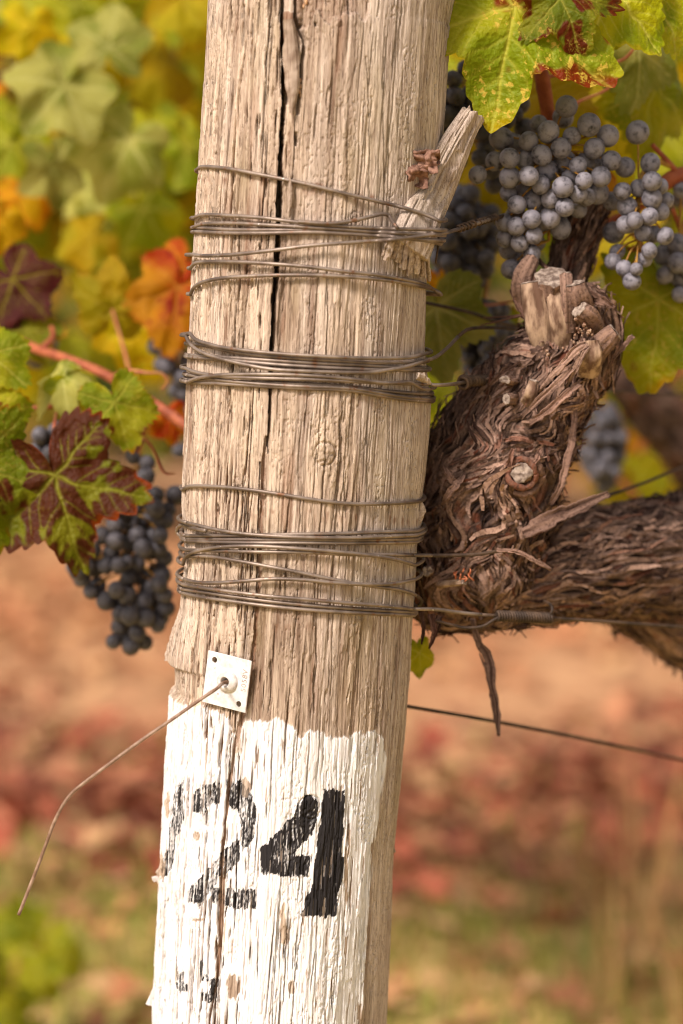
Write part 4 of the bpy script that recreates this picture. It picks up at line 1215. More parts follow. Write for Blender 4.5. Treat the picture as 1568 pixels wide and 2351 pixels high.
bark_strip([(1200, 1225, 0.045), (1260, 1196, 0.045), (1330, 1166, 0.055), (1398, 1132, 0.065)], [26, 36, 30, 16], 401, 0.3, 0.15)
bark_strip([(1140, 1262, 0.03), (1190, 1268, 0.028), (1230, 1288, 0.03), (1266, 1308, 0.034)], [8, 10, 12, 8], 402, 0.6)
bark_strip([(1285, 1085, 0.07), (1310, 1050, 0.065), (1330, 1024, 0.066), (1345, 1018, 0.068)], [10, 12, 8, 3], 403, 0.5)
bark_strip([(1270, 1080, 0.06), (1296, 1062, 0.058), (1322, 1057, 0.06)], [8, 7, 3], 404, 0.4)
bark_strip([(1262, 1160, 0.056), (1285, 1120, 0.05), (1300, 1060, 0.05), (1318, 980, 0.055), (1322, 920, 0.06)], [10, 16, 18, 14, 8], 405, 0.5)
bark_strip([(1395, 850, 0.06), (1415, 815, 0.054), (1440, 785, 0.054), (1454, 771, 0.056)], [6, 10, 12, 13], 406, 0.5)
bark_strip([(1340, 690, 0.06), (1375, 690, 0.052), (1412, 706, 0.054)], [16, 22, 8], 407, 0.32)
bark_strip([(1320, 655, 0.06), (1352, 670, 0.052), (1390, 690, 0.054)], [12, 16, 8], 408, 0.3)
bark_strip([(1235, 600, 0.09), (1260, 618, 0.075), (1300, 640, 0.07), (1340, 668, 0.065)], [6, 10, 9, 5], 409, 0.4)
bark_strip([(1232, 585, 0.09), (1246, 606, 0.08), (1275, 626, 0.075)], [4, 7, 5], 410, 0.45)
bark_strip([(1180, 650, 0.08), (1188, 690, 0.068), (1208, 730, 0.065)], [10, 16, 10], 411, 0.45, 0.4)
bark_strip([(1170, 665, 0.08), (1190, 705, 0.07), (1215, 745, 0.068)], [4, 8, 6], 412, 0.35)
bark_strip([(1020, 1070, 0.045), (1035, 1095, 0.036), (1050, 1128, 0.040)], [6, 18, 5], 413, 0.5)
bark_strip([(1068, 1085, 0.045), (1050, 1110, 0.034), (1030, 1135, 0.034), (1015, 1160, 0.04)], [6, 16, 16, 8], 414, 0.52)
bark_strip([(1155, 1012, 0.04), (1190, 1006, 0.032), (1225, 1016, 0.036)], [6, 13, 8], 415, 0.5, 0.7)
bark_strip([(1150, 1095, 0.046), (1170, 1060, 0.036), (1178, 1030, 0.036)], [6, 15, 8], 416, 0.5, 0.6)
bark_strip([(1242, 1030, 0.046), (1228, 1060, 0.036), (1205, 1078, 0.038)], [8, 14, 5], 417, 0.55, 0.4)
bark_strip([(1215, 975, 0.045), (1262, 940, 0.036), (1300, 905, 0.036), (1330, 880, 0.042)], [10, 20, 20, 14], 418, 0.6, 0.25)
bark_strip([(1195, 960, 0.045), (1240, 915, 0.036), (1290, 870, 0.034), (1335, 822, 0.04)], [8, 14, 16, 10], 419, 0.62, 0.1)
bark_strip([(1235, 900, 0.044), (1280, 850, 0.034), (1325, 800, 0.034), (1350, 785, 0.04)], [6, 14, 20, 14], 420, 0.68, 0.05)
bark_strip([(1370, 770, 0.05), (1345, 800, 0.036), (1320, 850, 0.036), (1300, 890, 0.042)], [10, 16, 14, 8], 421, 0.66, 0.05)
bark_strip([(1110, 900, 0.06), (1150, 860, 0.052), (1195, 830, 0.052)], [4, 12, 6], 422, 0.3)
bark_strip([(1480, 1345, 0.15), (1462, 1375, 0.135), (1450, 1402, 0.13), (1440, 1418, 0.13)], [6, 14, 12, 4], 423, 0.6)
bark_strip([(1085, 1420, 0.06), (1095, 1465, 0.065), (1122, 1520, 0.07), (1128, 1570, 0.07), (1140, 1620, 0.072), (1145, 1690, 0.075)], [12, 18, 26, 14, 14, 8], 424, 0.2, 0.1)
bark_strip([(1100, 1500, 0.07), (1118, 1545, 0.072), (1130, 1600, 0.072), (1136, 1660, 0.074)], [3, 10, 11, 5], 425, 0.25)
bark_strip([(965, 1400, 0.03), (972, 1440, 0.03), (968, 1480, 0.03)], [14, 10, 5], 426, 0.15)
bark_strip([(990, 1410, 0.035), (996, 1455, 0.03), (985, 1490, 0.032)], [18, 14, 5], 427, 0.2, 0.4)
bark_strip([(1010, 1415, 0.04), (1006, 1440, 0.036), (1000, 1462, 0.036)], [16, 10, 4], 428, 0.15)
for rows in ([(1110, 729, 0.10), (1150, 728, 0.09), (1200, 724, 0.07)], [(1103, 747, 0.10), (1150, 736, 0.085), (1200, 724, 0.07)], [(1192, 700, 0.08), (1210, 740, 0.066), (1216, 766, 0.066)]):
    Vt, Qt, Tt = tube_arrays(np.array([PV(*a) for a in crom(rows, 16)]), np.linspace(0.0005, 0.0011, 16), 6)
    ob('dry_tendril', build_mesh('dry_tendril', Vt, Qt, Tt, {'tone': np.full(len(Vt), 0.3), 'red': np.full(len(Vt), 0.4)}), BARK, vine)
# pale resin crust on the head of the arm
acc = Acc(); rg = np.random.default_rng(77)
for k in range(30):
    u = rg.normal(1335, 13) if k < 26 else rg.normal(1260, 30); v = rg.normal(765, 16) if k < 26 else rg.normal(812, 8)
    c = PV(u, v, 0.0415 + rg.normal(0, 0.002)); r = rg.uniform(0.5, 1.3) * 1e-3
    a, b = np.meshgrid(np.linspace(0, 2 * math.pi, 7, endpoint=False), np.linspace(0.1, math.pi - 0.1, 5))
    q = r * (1 + 0.5 * rg.normal(0, 0.5, a.shape))
    acc.add(c + np.stack([q * np.sin(b) * np.cos(a), q * np.sin(b) * np.sin(a), q * np.cos(b)], -1).reshape(-1, 3), grid_q(5, 7, True))
tag(ob('bud_crust', acc.mesh('bud_crust', False), mat_plain('crusty_buds', lin(110, 70, 50), lin(180, 152, 126), 500, 0.8), vine), kind='stuff')
# orange fungus threads low on the vine
acc = Acc()
for k in range(9):
    u = rg.normal(1058, 14); v = rg.normal(1310, 10)
    pth = np.array([PV(u, v, 0.036), PV(u + rg.normal(0, 4), v + rg.uniform(2, 8), 0.034), PV(u + rg.normal(0, 6), v + rg.uniform(6, 18), 0.036)])
    acc.add(*tube_arrays(crom(pth, 6), 0.0006, 5))
tag(ob('orange_fungus', acc.mesh('orange_fungus'), mat_plain('orange_fungus', lin(146, 76, 46), lin(172, 104, 70), 300, 0.6), vine), kind='stuff')

# ------------------------------------------------------------------ leaves
LOBES = [(-180, 0.10), (-168, 0.40), (-148, 0.66), (-122, 0.76), (-94, 0.60), (-60, 0.93), (-30, 0.70), (0, 1.0), (30, 0.70), (60, 0.93), (94, 0.60), (122, 0.76), (148, 0.66), (168, 0.40), (180, 0.10)]
PAL = {
    'green':  dict(a=lin(126, 134, 36), b=lin(166, 162, 46), vein=lin(186, 184, 92), blot=lin(120, 40, 34), edge=lin(190, 150, 50), amt=0.05, edgew=0.25, speck=0.55),
    'blotched': dict(a=lin(124, 136, 44), b=lin(156, 156, 54), vein=lin(186, 182, 84), blot=lin(122, 40, 34), edge=lin(190, 140, 46), amt=0.47, edgew=0.3, speck=0.9),
    'spotted': dict(a=lin(138, 148, 42), b=lin(172, 168, 54), vein=lin(196, 192, 90), blot=lin(132, 60, 40), edge=lin(206, 140, 50), amt=0.2, edgew=0.5, speck=0.6),
    'bright': dict(a=lin(136, 148, 44), b=lin(178, 176, 58), vein=lin(204, 200, 104), blot=lin(130, 46, 40), edge=lin(206, 190, 70), amt=0.02, edgew=0.5, speck=0.35),
    'pale':   dict(a=lin(140, 146, 66), b=lin(180, 176, 98), vein=lin(206, 202, 130), blot=lin(120, 70, 50), edge=lin(190, 170, 90), amt=0.0, edgew=0.2, speck=0.2),  # whitish tone partly paints in the sheen of the blades
    'yellow': dict(a=lin(204, 170, 36), b=lin(186, 170, 48), vein=lin(214, 190, 90), blot=lin(190, 80, 30), edge=lin(196, 104, 36), amt=0.06, edgew=0.4, speck=0.2),
    'orange': dict(a=lin(208, 130, 34), b=lin(200, 158, 40), vein=lin(214, 170, 70), blot=lin(160, 42, 26), edge=lin(150, 40, 30), amt=0.25, edgew=0.6, speck=0.1),
    'red':    dict(a=lin(184, 76, 46), b=lin(206, 146, 66), vein=lin(214, 156, 84), blot=lin(150, 30, 28), edge=lin(176, 54, 36), amt=0.35, edgew=0.3, speck=0.1),
    'redvein': dict(a=lin(132, 136, 44), b=lin(150, 148, 52), vein=lin(168, 166, 70), blot=lin(96, 36, 34), edge=lin(184, 84, 36), amt=0.60, edgew=0.55, speck=0.15),
    'darkred': dict(a=lin(110, 60, 40), b=lin(128, 110, 44), vein=lin(160, 148, 60), blot=lin(88, 34, 38), edge=lin(140, 60, 50), amt=0.85, edgew=0.3, speck=0.05),
    'half':   dict(a=lin(130, 142, 44), b=lin(162, 160, 54), vein=lin(186, 182, 84), blot=lin(110, 40, 36), edge=lin(198, 120, 44), amt=0.34, edgew=0.65, speck=0.4),
}


def leaf_mesh(pal, seed, nphi=190, nr=18, cup=0.18, wave=0.07, fold=0.10, bend=0.0, teeth=0.13, skew=0.0, lobe=1.0):
    rg = np.random.default_rng(seed)
    p = PAL[pal]
    ph = np.linspace(-180, 180, nphi)
    lob = [(a + (rg.normal(0, 3) if abs(a) < 170 else 0), r * (1 + rg.normal(0, 0.05)) * (lobe if abs(a) in (30, 94) else 1)) for a, r in LOBES]
    la, lr = zip(*lob)
    r = np.interp(ph, la, lr)
    ker = np.ones(max(3, nphi // 34)); ker /= ker.sum()
    rp = np.concatenate([r[-8:], r, r[:8]]); r = np.convolve(rp, ker, 'same')[8:-8]
    nt = 40
    saw = (ph / 360 * nt + 0.35 * np.sin(np.radians(ph) * 3 + seed)) % 1.0
    r = r * (1 + teeth * (1 - np.abs(saw - 0.62) / 0.62 - 0.5) * (np.abs(ph) < 172) * (0.7 + 0.5 * vn(ph / 25, ph * 0, seed)))
    rho = np.linspace(0.0, 1, nr) ** 0.9; rho[0] = 0.003
    RH, PHI = np.meshgrid(rho, np.radians(ph), indexing='ij')
    rr = RH * r[None, :]
    x = rr * np.sin(PHI); y = rr * np.cos(PHI)
    tips = [(0, 1.0), (60, 0.92), (-60, 0.92), (122, 0.68), (-122, 0.68)]
    segs = []
    for a, L in tips:
        d = np.array([math.sin(math.radians(a)), math.cos(math.radians(a))])
        segs.append((np.zeros(2), d * L, 0.020, 1.0))
        for f in (0.22, 0.38, 0.54, 0.70, 0.84):
            for sg in (-1, 1):
                b = math.radians(a + sg * 44)
                segs.append((d * L * f, d * L * f + np.array([math.sin(b), math.cos(b)]) * L * (0.40 * (1 - f) + 0.10), 0.010, 0.55))
    xv = x + 0.035 * fbm(x * 4, y * 4, seed + 20, 2); yv = y + 0.035 * fbm(x * 4 + 9, y * 4, seed + 21, 2)
    vein = np.zeros_like(x); dmin = np.full_like(x, 9.0); dmain = np.full_like(x, 9.0)
    for s0, s1, w, k in segs:
        d = s1 - s0; t = np.clip(((xv - s0[0]) * d[0] + (yv - s0[1]) * d[1]) / (d @ d), 0, 1)
        dist = np.hypot(xv - s0[0] - t * d[0], yv - s0[1] - t * d[1])
        vein = np.maximum(vein, k * np.exp(-(dist / (w * (1.15 - 0.75 * t))) ** 2))
        dmin = np.minimum(dmin, dist + (0.02 if k < 1 else 0))
        if k == 1.0: dmain = np.minimum(dmain, dist)
    z = -cup * rr ** 2 + fold * np.minimum(dmain, 0.25) - 0.012 * vein
    z = z + wave * RH ** 2 * np.sin(PHI * 5 + seed) + 0.07 * fbm(x * 3, y * 3, seed + 5, 2) + 0.02 * fbm(x * 9, y * 9, seed + 6, 2) + 0.05 * np.minimum(dmin, 0.1)
    z = z + bend * y * np.abs(y) + skew * x * np.abs(x)
    # pigment
    c = p['a'][None, None] + (p['b'] - p['a'])[None, None] * sst(-0.4, 0.4, fbm(x * 2.2, y * 2.2, seed + 7, 2))[..., None]
    mixc = lambda c, col, m: c + (np.asarray(col)[None, None] - c) * np.clip(m, 0, 1)[..., None]
    spk = sst(-0.2, 0.35, fbm(x * 3, y * 3, seed + 9, 2)) * p['speck']
    if p['amt'] > 0:
        thr = 1 - p['amt']
        nb = 0.5 + 0.5 * fbm(x * 4, y * 4, seed + 10, 3)
        q = nb + 1.5 * np.minimum(dmin, 0.2) * (1.6 if p['amt'] > 0.5 else 0.5)
        c = mixc(c, p['blot'] * 1.0, 0.92 * sst(thr - 0.05 + 0.12, thr + 0.17, q))
    em = sst(1 - 0.16 * p['edgew'], 1.02, RH + 0.13 * fbm(x * 3.5, y * 3.5, seed + 11, 2) - 0.03) * min(1, p['edgew'] * 1.2)
    c = mixc(c, p['edge'], em)
    c = mixc(c, p['vein'], vein * (0.85 if p['amt'] < 0.5 else 0.95))
    return build_mesh('leaf', np.stack([x, y, z], -1), grid_q(nr, nphi)[:, ::-1], None, {'spk': spk}, {'col': np.clip(c * 0.98, 0.003, 0.9).reshape(-1, 3)})


def leaf_matrix(u, v, y, size_px, tip_deg, tx, ty):
    """junction at (u, v, y); tip_deg: 0 = tip straight down, 90 = to the right; tx, ty lean of the blade"""
    n = np.array([tx, -1.0, ty]); n /= np.linalg.norm(n)
    a = math.radians(tip_deg)
    t = np.array([math.sin(a), 0, -math.cos(a)]); t = t - n * (t @ n); t /= np.linalg.norm(t)
    s = np.cross(t, n)
    k = size_px * px_at(y)
    c = P(u, v, y)
    m = Matrix(((s[0] * k, t[0] * k, n[0] * k, c[0]), (s[1] * k, t[1] * k, n[1] * k, c[1]), (s[2] * k, t[2] * k, n[2] * k, c[2]), (0, 0, 0, 1)))
    return m


def put_leaf(me, parent, *a, label=None):
    o = bpy.data.objects.new('leaf', me); COL.objects.link(o)
    if not me.materials: me.materials.append(LEAF)
    o.parent = parent
    o.matrix_parent_inverse = Matrix.Translation(-Vector(parent.location))
    o.matrix_basis = leaf_matrix(*a)
    if label: o['label'] = label
    return o


def cane(rows, r_px, parent, name='cane', mat=CANE, n=40, ns=10, jit=0.12):
    rows = crom([tuple(r) for r in rows], n)
    path = np.array([P(*a) for a in rows])
    rad = np.interp(np.linspace(0, 1, n), np.linspace(0, 1, len(r_px)), r_px) * PX
    V, Q, T = tube_arrays(path, rad, ns, jit, int(abs(rows[0][0])) % 50)
    return ob(name, build_mesh(name, V, Q, T), mat, parent)


# leaves and canes of the old vine on the right
put_leaf(leaf_mesh('blotched', 11, 330, 60, cup=0.10, wave=0.08, lobe=0.74), vine, 1179, 6, -0.01, 305, -10, -0.1, 0.2, label='green leaf with yellow flecks and red blotches above the pale grapes')
put_leaf(leaf_mesh('bright', 12, 300, 44, cup=0.25), vine, 1402, -30, 0.03, 205, -20, 0.2, 0.45, label='bright green leaf with fine pale veins over the vine head')
put_leaf(leaf_mesh('bright', 13, 220, 22, cup=0.2), vine, 1500, -40, 0.05, 170, 20, 0.35, 0.3)
put_leaf(leaf_mesh('blotched', 111, 260, 40, cup=0.2, wave=0.1, lobe=0.8), vine, 1285, -12, -0.02, 165, 22, 0.1, 0.2)
put_leaf(leaf_mesh('blotched', 112, 260, 40, cup=0.3, wave=0.1, lobe=0.8), vine, 1075, -40, 0.03, 150, -25, 0.2, 0.3)
put_leaf(leaf_mesh('pale', 14, 160, 14, cup=0.4), vine, 1462, 112, 0.12, 145, 5, 0.5, 0.1)
put_leaf(leaf_mesh('green', 15, 160, 14, cup=0.3), vine, 1500, 195, 0.16, 170, -6, 0.7, 0.1)
put_leaf(leaf_mesh('spotted', 16, 300, 44, cup=0.12, wave=0.05), vine, 1512, 686, 0.11, 215, -4, -0.1, 0.2, label='green leaf with yellow and red edges hanging right of the vine arm')
put_leaf(leaf_mesh('pale', 17, 180, 16, cup=0.5), vine, 1000, 705, 0.13, 165, 8, -0.35, 0.2, label='pale dry green leaf hanging between the post and the vine arm')
put_leaf(leaf_mesh('orange', 19, 120, 12), vine, 1010, 650, 0.20, 70, 10, 0.3, 0.3)
put_leaf(leaf_mesh('yellow', 20, 120, 12), vine, 1250, 210, 0.20, 190, -10, 0.2, 0.2)
put_leaf(leaf_mesh('yellow', 21, 120, 12), vine, 1380, 215, 0.24, 210, 15, -0.3, 0.2)
put_leaf(leaf_mesh('yellow', 22, 120, 12), vine, 1085, 380, 0.24, 170, 20, 0.3, 0.1)
put_leaf(leaf_mesh('bright', 23, 120, 12), vine, 1290, 420, 0.28, 200, -60, 0.3, 0.2)
put_leaf(leaf_mesh('orange', 24, 120, 12), vine, 1370, 470, 0.16, 120, 25, 1.2, -0.2, label='curled orange brown leaf beside the spur')
put_leaf(leaf_mesh('half', 25, 120, 12), vine, 1160, 775, 0.26, 110, -60, 0.4, 0.2)
put_leaf(leaf_mesh('green', 26, 120, 12), vine, 962, 1500, 0.05, 64, 5, 0.9, 0.1)
cane([(1195, 90, 0.10), (1236, 150, 0.09), (1250, 210, 0.09), (1262, 290, 0.10), (1290, 400, 0.12), (1330, 520, 0.13)], [13, 19, 18, 18, 20, 24], vine)
cane([(1620, 390, 0.14), (1568, 400, 0.12), (1530, 418, 0.12), (1470, 470, 0.13), (1390, 520, 0.14)], [20, 20, 18, 14, 14], vine)
cane([(1497, 332, 0.11), (1541, 380, 0.115), (1560, 402, 0.12)], [6, 7, 8], vine)
cane([(1545, 480, 0.12), (1560, 520, 0.13), (1580, 560, 0.14)], [5, 7, 7], vine)
cane([(1179, 6, 0.016), (1230, 60, 0.06), (1240, 150, 0.09)], [4, 4, 5], vine, 'leaf_stalk', PETIOLE)
cane([(1402, -30, 0.03), (1470, 40, 0.1), (1440, 130, 0.11), (1321, 160, 0.11), (1250, 180, 0.1)], [4, 4, 4, 4, 4], vine, 'leaf_stalk', PETIOLE)
cane([(1512, 686, 0.11), (1500, 640, 0.13), (1470, 560, 0.14), (1420, 510, 0.14)], [4, 4, 4, 4], vine, 'leaf_stalk', PETIOLE)
cane([(1462, 112, 0.12), (1400, 200, 0.12), (1325, 236, 0.1), (1262, 280, 0.10)], [4, 4, 4, 4], vine, 'leaf_stalk', PETIOLE)
cane([(1032, 715, 0.16), (1060, 690, 0.17), (1110, 700, 0.18), (1200, 690, 0.15)], [3, 3, 3, 3], vine, 'leaf_stalk', PETIOLE)

# shoot with leaves to the left of the post
shoot = thing('vine_shoot', 'red brown vine shoot with autumn leaves left of the post', 'vine shoot', P(430, 980, 0.2))
put_leaf(leaf_mesh('redvein', 31, 320, 60, cup=0.14, wave=0.08, lobe=0.85), shoot, 124, 1096, 0.07, 235, 17, 0.1, 0.15, label='green leaf with dark red panels between its green veins')
put_leaf(leaf_mesh('half', 32, 300, 44, cup=0.15), shoot, -60, 1075, 0.055, 225, 14, 0.45, 0.1, label='large green leaf with dark red blotches and orange edges')
put_leaf(leaf_mesh('bright', 33, 180, 16, cup=0.25), shoot, -25, 815, 0.10, 115, 50, 0.2, 0.4)
put_leaf(leaf_mesh('half', 34, 200, 18, cup=0.2), shoot, -25, 945, 0.09, 120, 40, 0.4, 0.3)
put_leaf(leaf_mesh('half', 35, 200, 18, cup=0.2), shoot, 262, 922, 0.11, 120, 18, 0.15, 0.2, label='small green leaf with purple brown stained edges')
put_leaf(leaf_mesh('pale', 36, 160, 14, cup=0.6, wave=0.15), shoot, 148, 868, 0.14, 95, -50, -0.3, 0.9)
put_leaf(leaf_mesh('green', 37, 160, 14, cup=0.5), shoot, 160, 880, 0.14, 80, 45, 0.5, 0.5)
put_leaf(leaf_mesh('yellow', 38, 150, 14, cup=0.3), shoot, 258, 712, 0.30, 122, 178, 0.1, -0.25, label='yellow leaf standing upright above the red cane')
put_leaf(leaf_mesh('red', 39, 150, 14, cup=0.2), shoot, 412, 660, 0.30, 150, -12, 0.1, 0.2, label='red and orange leaf showing beside the edge of the post')
put_leaf(leaf_mesh('red', 391, 150, 14, cup=0.2), shoot, 425, 615, 0.32, 100, -30, 0.2, 0.3)
put_leaf(leaf_mesh('darkred', 40, 150, 14, cup=0.25), shoot, 30, 640, 0.28, 125, 40, 0.0, 0.3, label='dark purple red leaf with green veins')
put_leaf(leaf_mesh('darkred', 41, 150, 14, cup=0.25), shoot, -10, 690, 0.28, 110, 20, 0.2, 0.3)
put_leaf(leaf_mesh('orange', 42, 120, 12, cup=0.3), shoot, 0, 500, 0.34, 85, 5, 0.5, 0.2)
put_leaf(leaf_mesh('half', 43, 120, 12), shoot, 60, 755, 0.28, 100, 30, 0.1, 0.3)
put_leaf(leaf_mesh('yellow', 44, 120, 12), shoot, 300, 760, 0.36, 100, -10, 0.3, 0.2)
put_leaf(leaf_mesh('red', 45, 120, 12), shoot, 390, 960, 0.24, 70, 5, 0.6, 0.1)
cane([(40, 780, 0.28), (94, 805, 0.26), (160, 826, 0.24), (247, 863, 0.22), (330, 915, 0.2), (378, 942, 0.19), (430, 978, 0.18), (520, 1020, 0.17), (640, 1060, 0.16)], [11, 13, 13, 13, 14, 15, 16, 16, 16], shoot)
cane([(94, 805, 0.26), (122, 770, 0.27), (118, 752, 0.28)], [11, 8, 7], shoot)
cane([(70, 938, 0.16), (125, 932, 0.16), (190, 928, 0.16), (260, 905, 0.18), (300, 895, 0.2)], [6, 8, 7, 6, 6], shoot)
cane([(124, 1096, 0.072), (123, 1030, 0.1), (127, 960, 0.13), (140, 900, 0.15), (150, 862, 0.18), (170, 830, 0.23)], [4, 4, 4.5, 4.5, 4, 4], shoot, 'leaf_stalk', PETIOLE)
cane([(258, 712, 0.30), (275, 770, 0.29), (295, 845, 0.26), (300, 890, 0.22)], [4, 4, 5, 5], shoot, 'leaf_stalk', PETIOLE)
cane([(262, 922, 0.11), (225, 930, 0.14), (180, 930, 0.16)], [4, 4, 4], shoot, 'leaf_stalk', PETIOLE)
cane([(254, 866, 0.21), (290, 852, 0.19), (340, 856, 0.18), (372, 858, 0.18), (384, 876, 0.18), (370, 896, 0.18)], [4, 6, 5, 3, 3, 2], shoot, 'tendril', PETIOLE)
cane([(-38, 1078, 0.06), (30, 1160, 0.07), (124, 1096, 0.072)], [2, 2, 2], shoot, 'leaf_stalk', PETIOLE)
cane([(316, 1038, 0.13), (330, 1010, 0.14), (350, 1030, 0.14), (378, 1085, 0.14), (402, 1088, 0.14)], [4, 4, 4, 4, 2], shoot, 'tendril', PETIOLE)

# ------------------------------------------------------------------ grapes
def grape_mesh():
    na, nb = 24, 15
    b = np.linspace(0, math.pi, nb); a = np.linspace(0, 2 * math.pi, na, endpoint=False)
    A, B = np.meshgrid(a, b)
    V = np.stack([np.sin(B) * np.cos(A), np.sin(B) * np.sin(A), 1.02 * np.cos(B)], -1)
    V *= (1 + 0.018 * fbm(A * 1.2, B * 1.6, 9, 2))[..., None]
    dot = (B > math.pi - 0.20) * 1.0
    return V.reshape(-1, 3), grid_q(nb, na, True)[:, ::-1], dot.ravel()


gV, gQ, gD = grape_mesh()
GM = {}
for nm, mt in (('pale', GRAPE_PALE), ('dark', GRAPE_DARK)):
    me = build_mesh('grape', gV, gQ, None, {'dot': gD}); me.materials.append(mt); GM[nm] = me


def bunch(label, items, y0, depth, kind, stem, seed, group=None, back=0.6, grow=1.11):
    """items: (u, v, r) seen berries; depth: half thickness in metres; stem: rows (u, v, y) of the stalk"""
    rg = np.random.default_rng(seed)
    it = np.array([(a[0], a[1], a[2] * grow * (1 + 0.05 * math.sin(a[0] * 1.7 + a[1]))) for a in items], float)
    cu, cv = it[:, 0].mean(), it[:, 1].mean(); su, sv = np.ptp(it[:, 0]) / 2 + 30, np.ptp(it[:, 1]) / 2 + 30
    q = np.clip(1 - ((it[:, 0] - cu) / su) ** 2 - ((it[:, 1] - cv) / sv) ** 2, 0.02, 1)
    y = y0 - depth * np.sqrt(q) * rg.uniform(0.55, 1.0, len(it)) + np.array([a[3] if len(a) > 3 else 0 for a in items])
    # push overlapping berries apart in depth
    k = px_at(y0)
    for _ in range(60):
        moved = 0
        for i in range(len(it)):
            d = np.hypot(it[:, 0] - it[i, 0], it[:, 1] - it[i, 1]); need = (it[:, 2] + it[i, 2]) * 0.97
            m = (d < need); m[i] = False
            for j in np.nonzero(m)[0]:
                sep = math.sqrt(max(0, need[j] ** 2 - d[j] ** 2)) * k; dy = y[j] - y[i]
                if abs(dy) < sep:
                    s = 1 if dy >= 0 else -1; g = (sep - abs(dy)) * 0.26
                    y[j] += s * g; y[i] -= s * g; moved += 1
        if not moved: break
    y = np.clip(y, y0 - depth * 1.7, y0 + depth * 2.2)
    root = thing('grape_bunch', label, 'grapes', P(stem[0][0], stem[0][1], stem[0][2]), group)
    inv = Matrix.Translation(-Vector(root.location))
    C = [P(it[i, 0], it[i, 1], y[i]) for i in range(len(it))]
    R = [it[i, 2] * px_at(y[i]) for i in range(len(it))]
    extra = int(len(it) * back)
    for e in range(extra):
        i = rg.integers(len(it))
        C.append(P(cu + (it[i, 0] - cu) * 0.82 + rg.normal(0, 5), cv + (it[i, 1] - cv) * 0.86 + rg.normal(0, 5), y[i] + rg.uniform(0.010, 0.020) + depth * 0.5)); R.append(it[i, 2] * k * 0.98)
    for c, r in zip(C, R):
        o = bpy.data.objects.new('grape', GM[kind]); COL.objects.link(o); o.parent = root; o.matrix_parent_inverse = inv
        o.location = c; o.scale = (r * rg.uniform(0.95, 1.03), r * rg.uniform(0.95, 1.03), r * rg.uniform(0.97, 1.05))
        o.rotation_euler = (rg.normal(0, 0.5) - 0.5, rg.normal(0, 0.5), rg.uniform(0, 6.28))
    # stalk with a little branch to each berry
    acc = Acc()
    low = (cu, cv + sv * 0.62, y0 + depth * 0.15)
    sp = np.array([P(*a) for a in crom(list(stem) + [(cu, cv - sv * 0.35, y0 + depth * 0.15), low], 40)])
    acc.add(*tube_arrays(sp, np.linspace(0.0022, 0.0011, 40), 8, 0.2, seed))
    for c, r in zip(C, R):
        up = c + np.array([0, 0, r * 0.3])
        i = int(np.argmin(np.linalg.norm(sp - (c + np.array([0, 0, 0.014])), axis=1) + 0.2 * (np.arange(40) < 16)))
        mid = 0.5 * (sp[i] + up) + np.array([0, 0, 0.003])
        acc.add(*tube_arrays(crom([sp[i], mid, up], 7), 0.0007, 5))
    ob('stalk', acc.mesh('stalk'), STEM, root)
    return root


G4 = lambda L: [(940.8 + 0.4 * a[0], 0.4 * a[1], 0.4 * a[2], *a[3:]) for a in L]
G7 = lambda L: [(0.42667 * a[0], 564.5 + 0.42667 * a[1], 0.42667 * a[2], *a[3:]) for a in L]
bunch('large bunch of pale bloomed grapes hanging over the head of the vine', G4([
    (900, 612, 58), (1028, 717, 60), (1137, 780, 54), (795, 758, 62), (930, 780, 50), (868, 850, 55), (682, 810, 52), (525, 797, 60, .012), (610, 820, 48, .02), (1058, 853, 52),
    (757, 890, 52), (573, 908, 52), (663, 915, 53), (490, 925, 50, .012), (890, 930, 60), (965, 950, 46), (1067, 955, 55, .02), (1157, 922, 52), (1235, 960, 50, .01), (575, 1018, 58),
    (683, 1010, 56), (785, 980, 60), (915, 1022, 48), (1000, 1037, 48), (1097, 1015, 55), (752, 1060, 48), (878, 1075, 56), (660, 1085, 50, .02), (570, 1110, 50), (1080, 1110, 55, .01),
    (965, 1115, 52), (1015, 1130, 46), (708, 1155, 52), (810, 1140, 54), (615, 1175, 50), (890, 1190, 52), (965, 1200, 46), (700, 1258, 48), (803, 1250, 57), (865, 1310, 58),
    (545, 1278, 48), (612, 1300, 50), (713, 1352, 48), (545, 1370, 48), (630, 1395, 48), (700, 1455, 48), (583, 1545, 53), (390, 1003, 50), (740, 712, 48, .02), (1015, 920, 50, .02), (560, 1440, 46, .02)]),
    0.052, 0.026, 'pale', [(1325, 238, 0.11), (1300, 262, 0.1), (1280, 290, 0.09)], 1)
bunch('straggling bunch of pale grapes with yellow stalk right of the vine head', G4([
    (1307, 760, 58), (1380, 938, 54), (1220, 1097, 46), (1315, 1080, 47), (1390, 1040, 50), (1440, 1070, 42), (1247, 1185, 54), (1390, 1140, 55), (1470, 1150, 46), (1290, 1265, 48), (1375, 1243, 48),
    (1435, 1215, 46), (1340, 1335, 48), (1235, 1290, 45), (1400, 1345, 48), (1160, 1155, 50, .02), (1170, 1335, 55, .03), (1375, 1440, 43), (1465, 1355, 45), (1165, 1500, 43), (1230, 1540, 45), (1350, 1490, 38),
    (1300, 1545, 36), (1275, 1615, 45), (1190, 1445, 40, .01)]), 0.06, 0.02, 'pale', [(1541, 380, 0.115), (1500, 370, 0.11), (1480, 390, 0.1)], 2, back=0.15)
bunch('dusky bunch of grapes behind the straggling pale one', G4([(1460, 1460, 55), (1535, 1400, 55), (1540, 1510, 52), (1465, 1580, 48), (1480, 1655, 52), (1560, 1090, 45), (1545, 1600, 48), (1600, 1450, 52), (1610, 1550, 50), (1590, 1640, 48), (1620, 1700, 45), (1550, 1690, 45)]),
    0.12, 0.02, 'pale', [(1580, 450, 0.13), (1575, 500, 0.125)], 3)
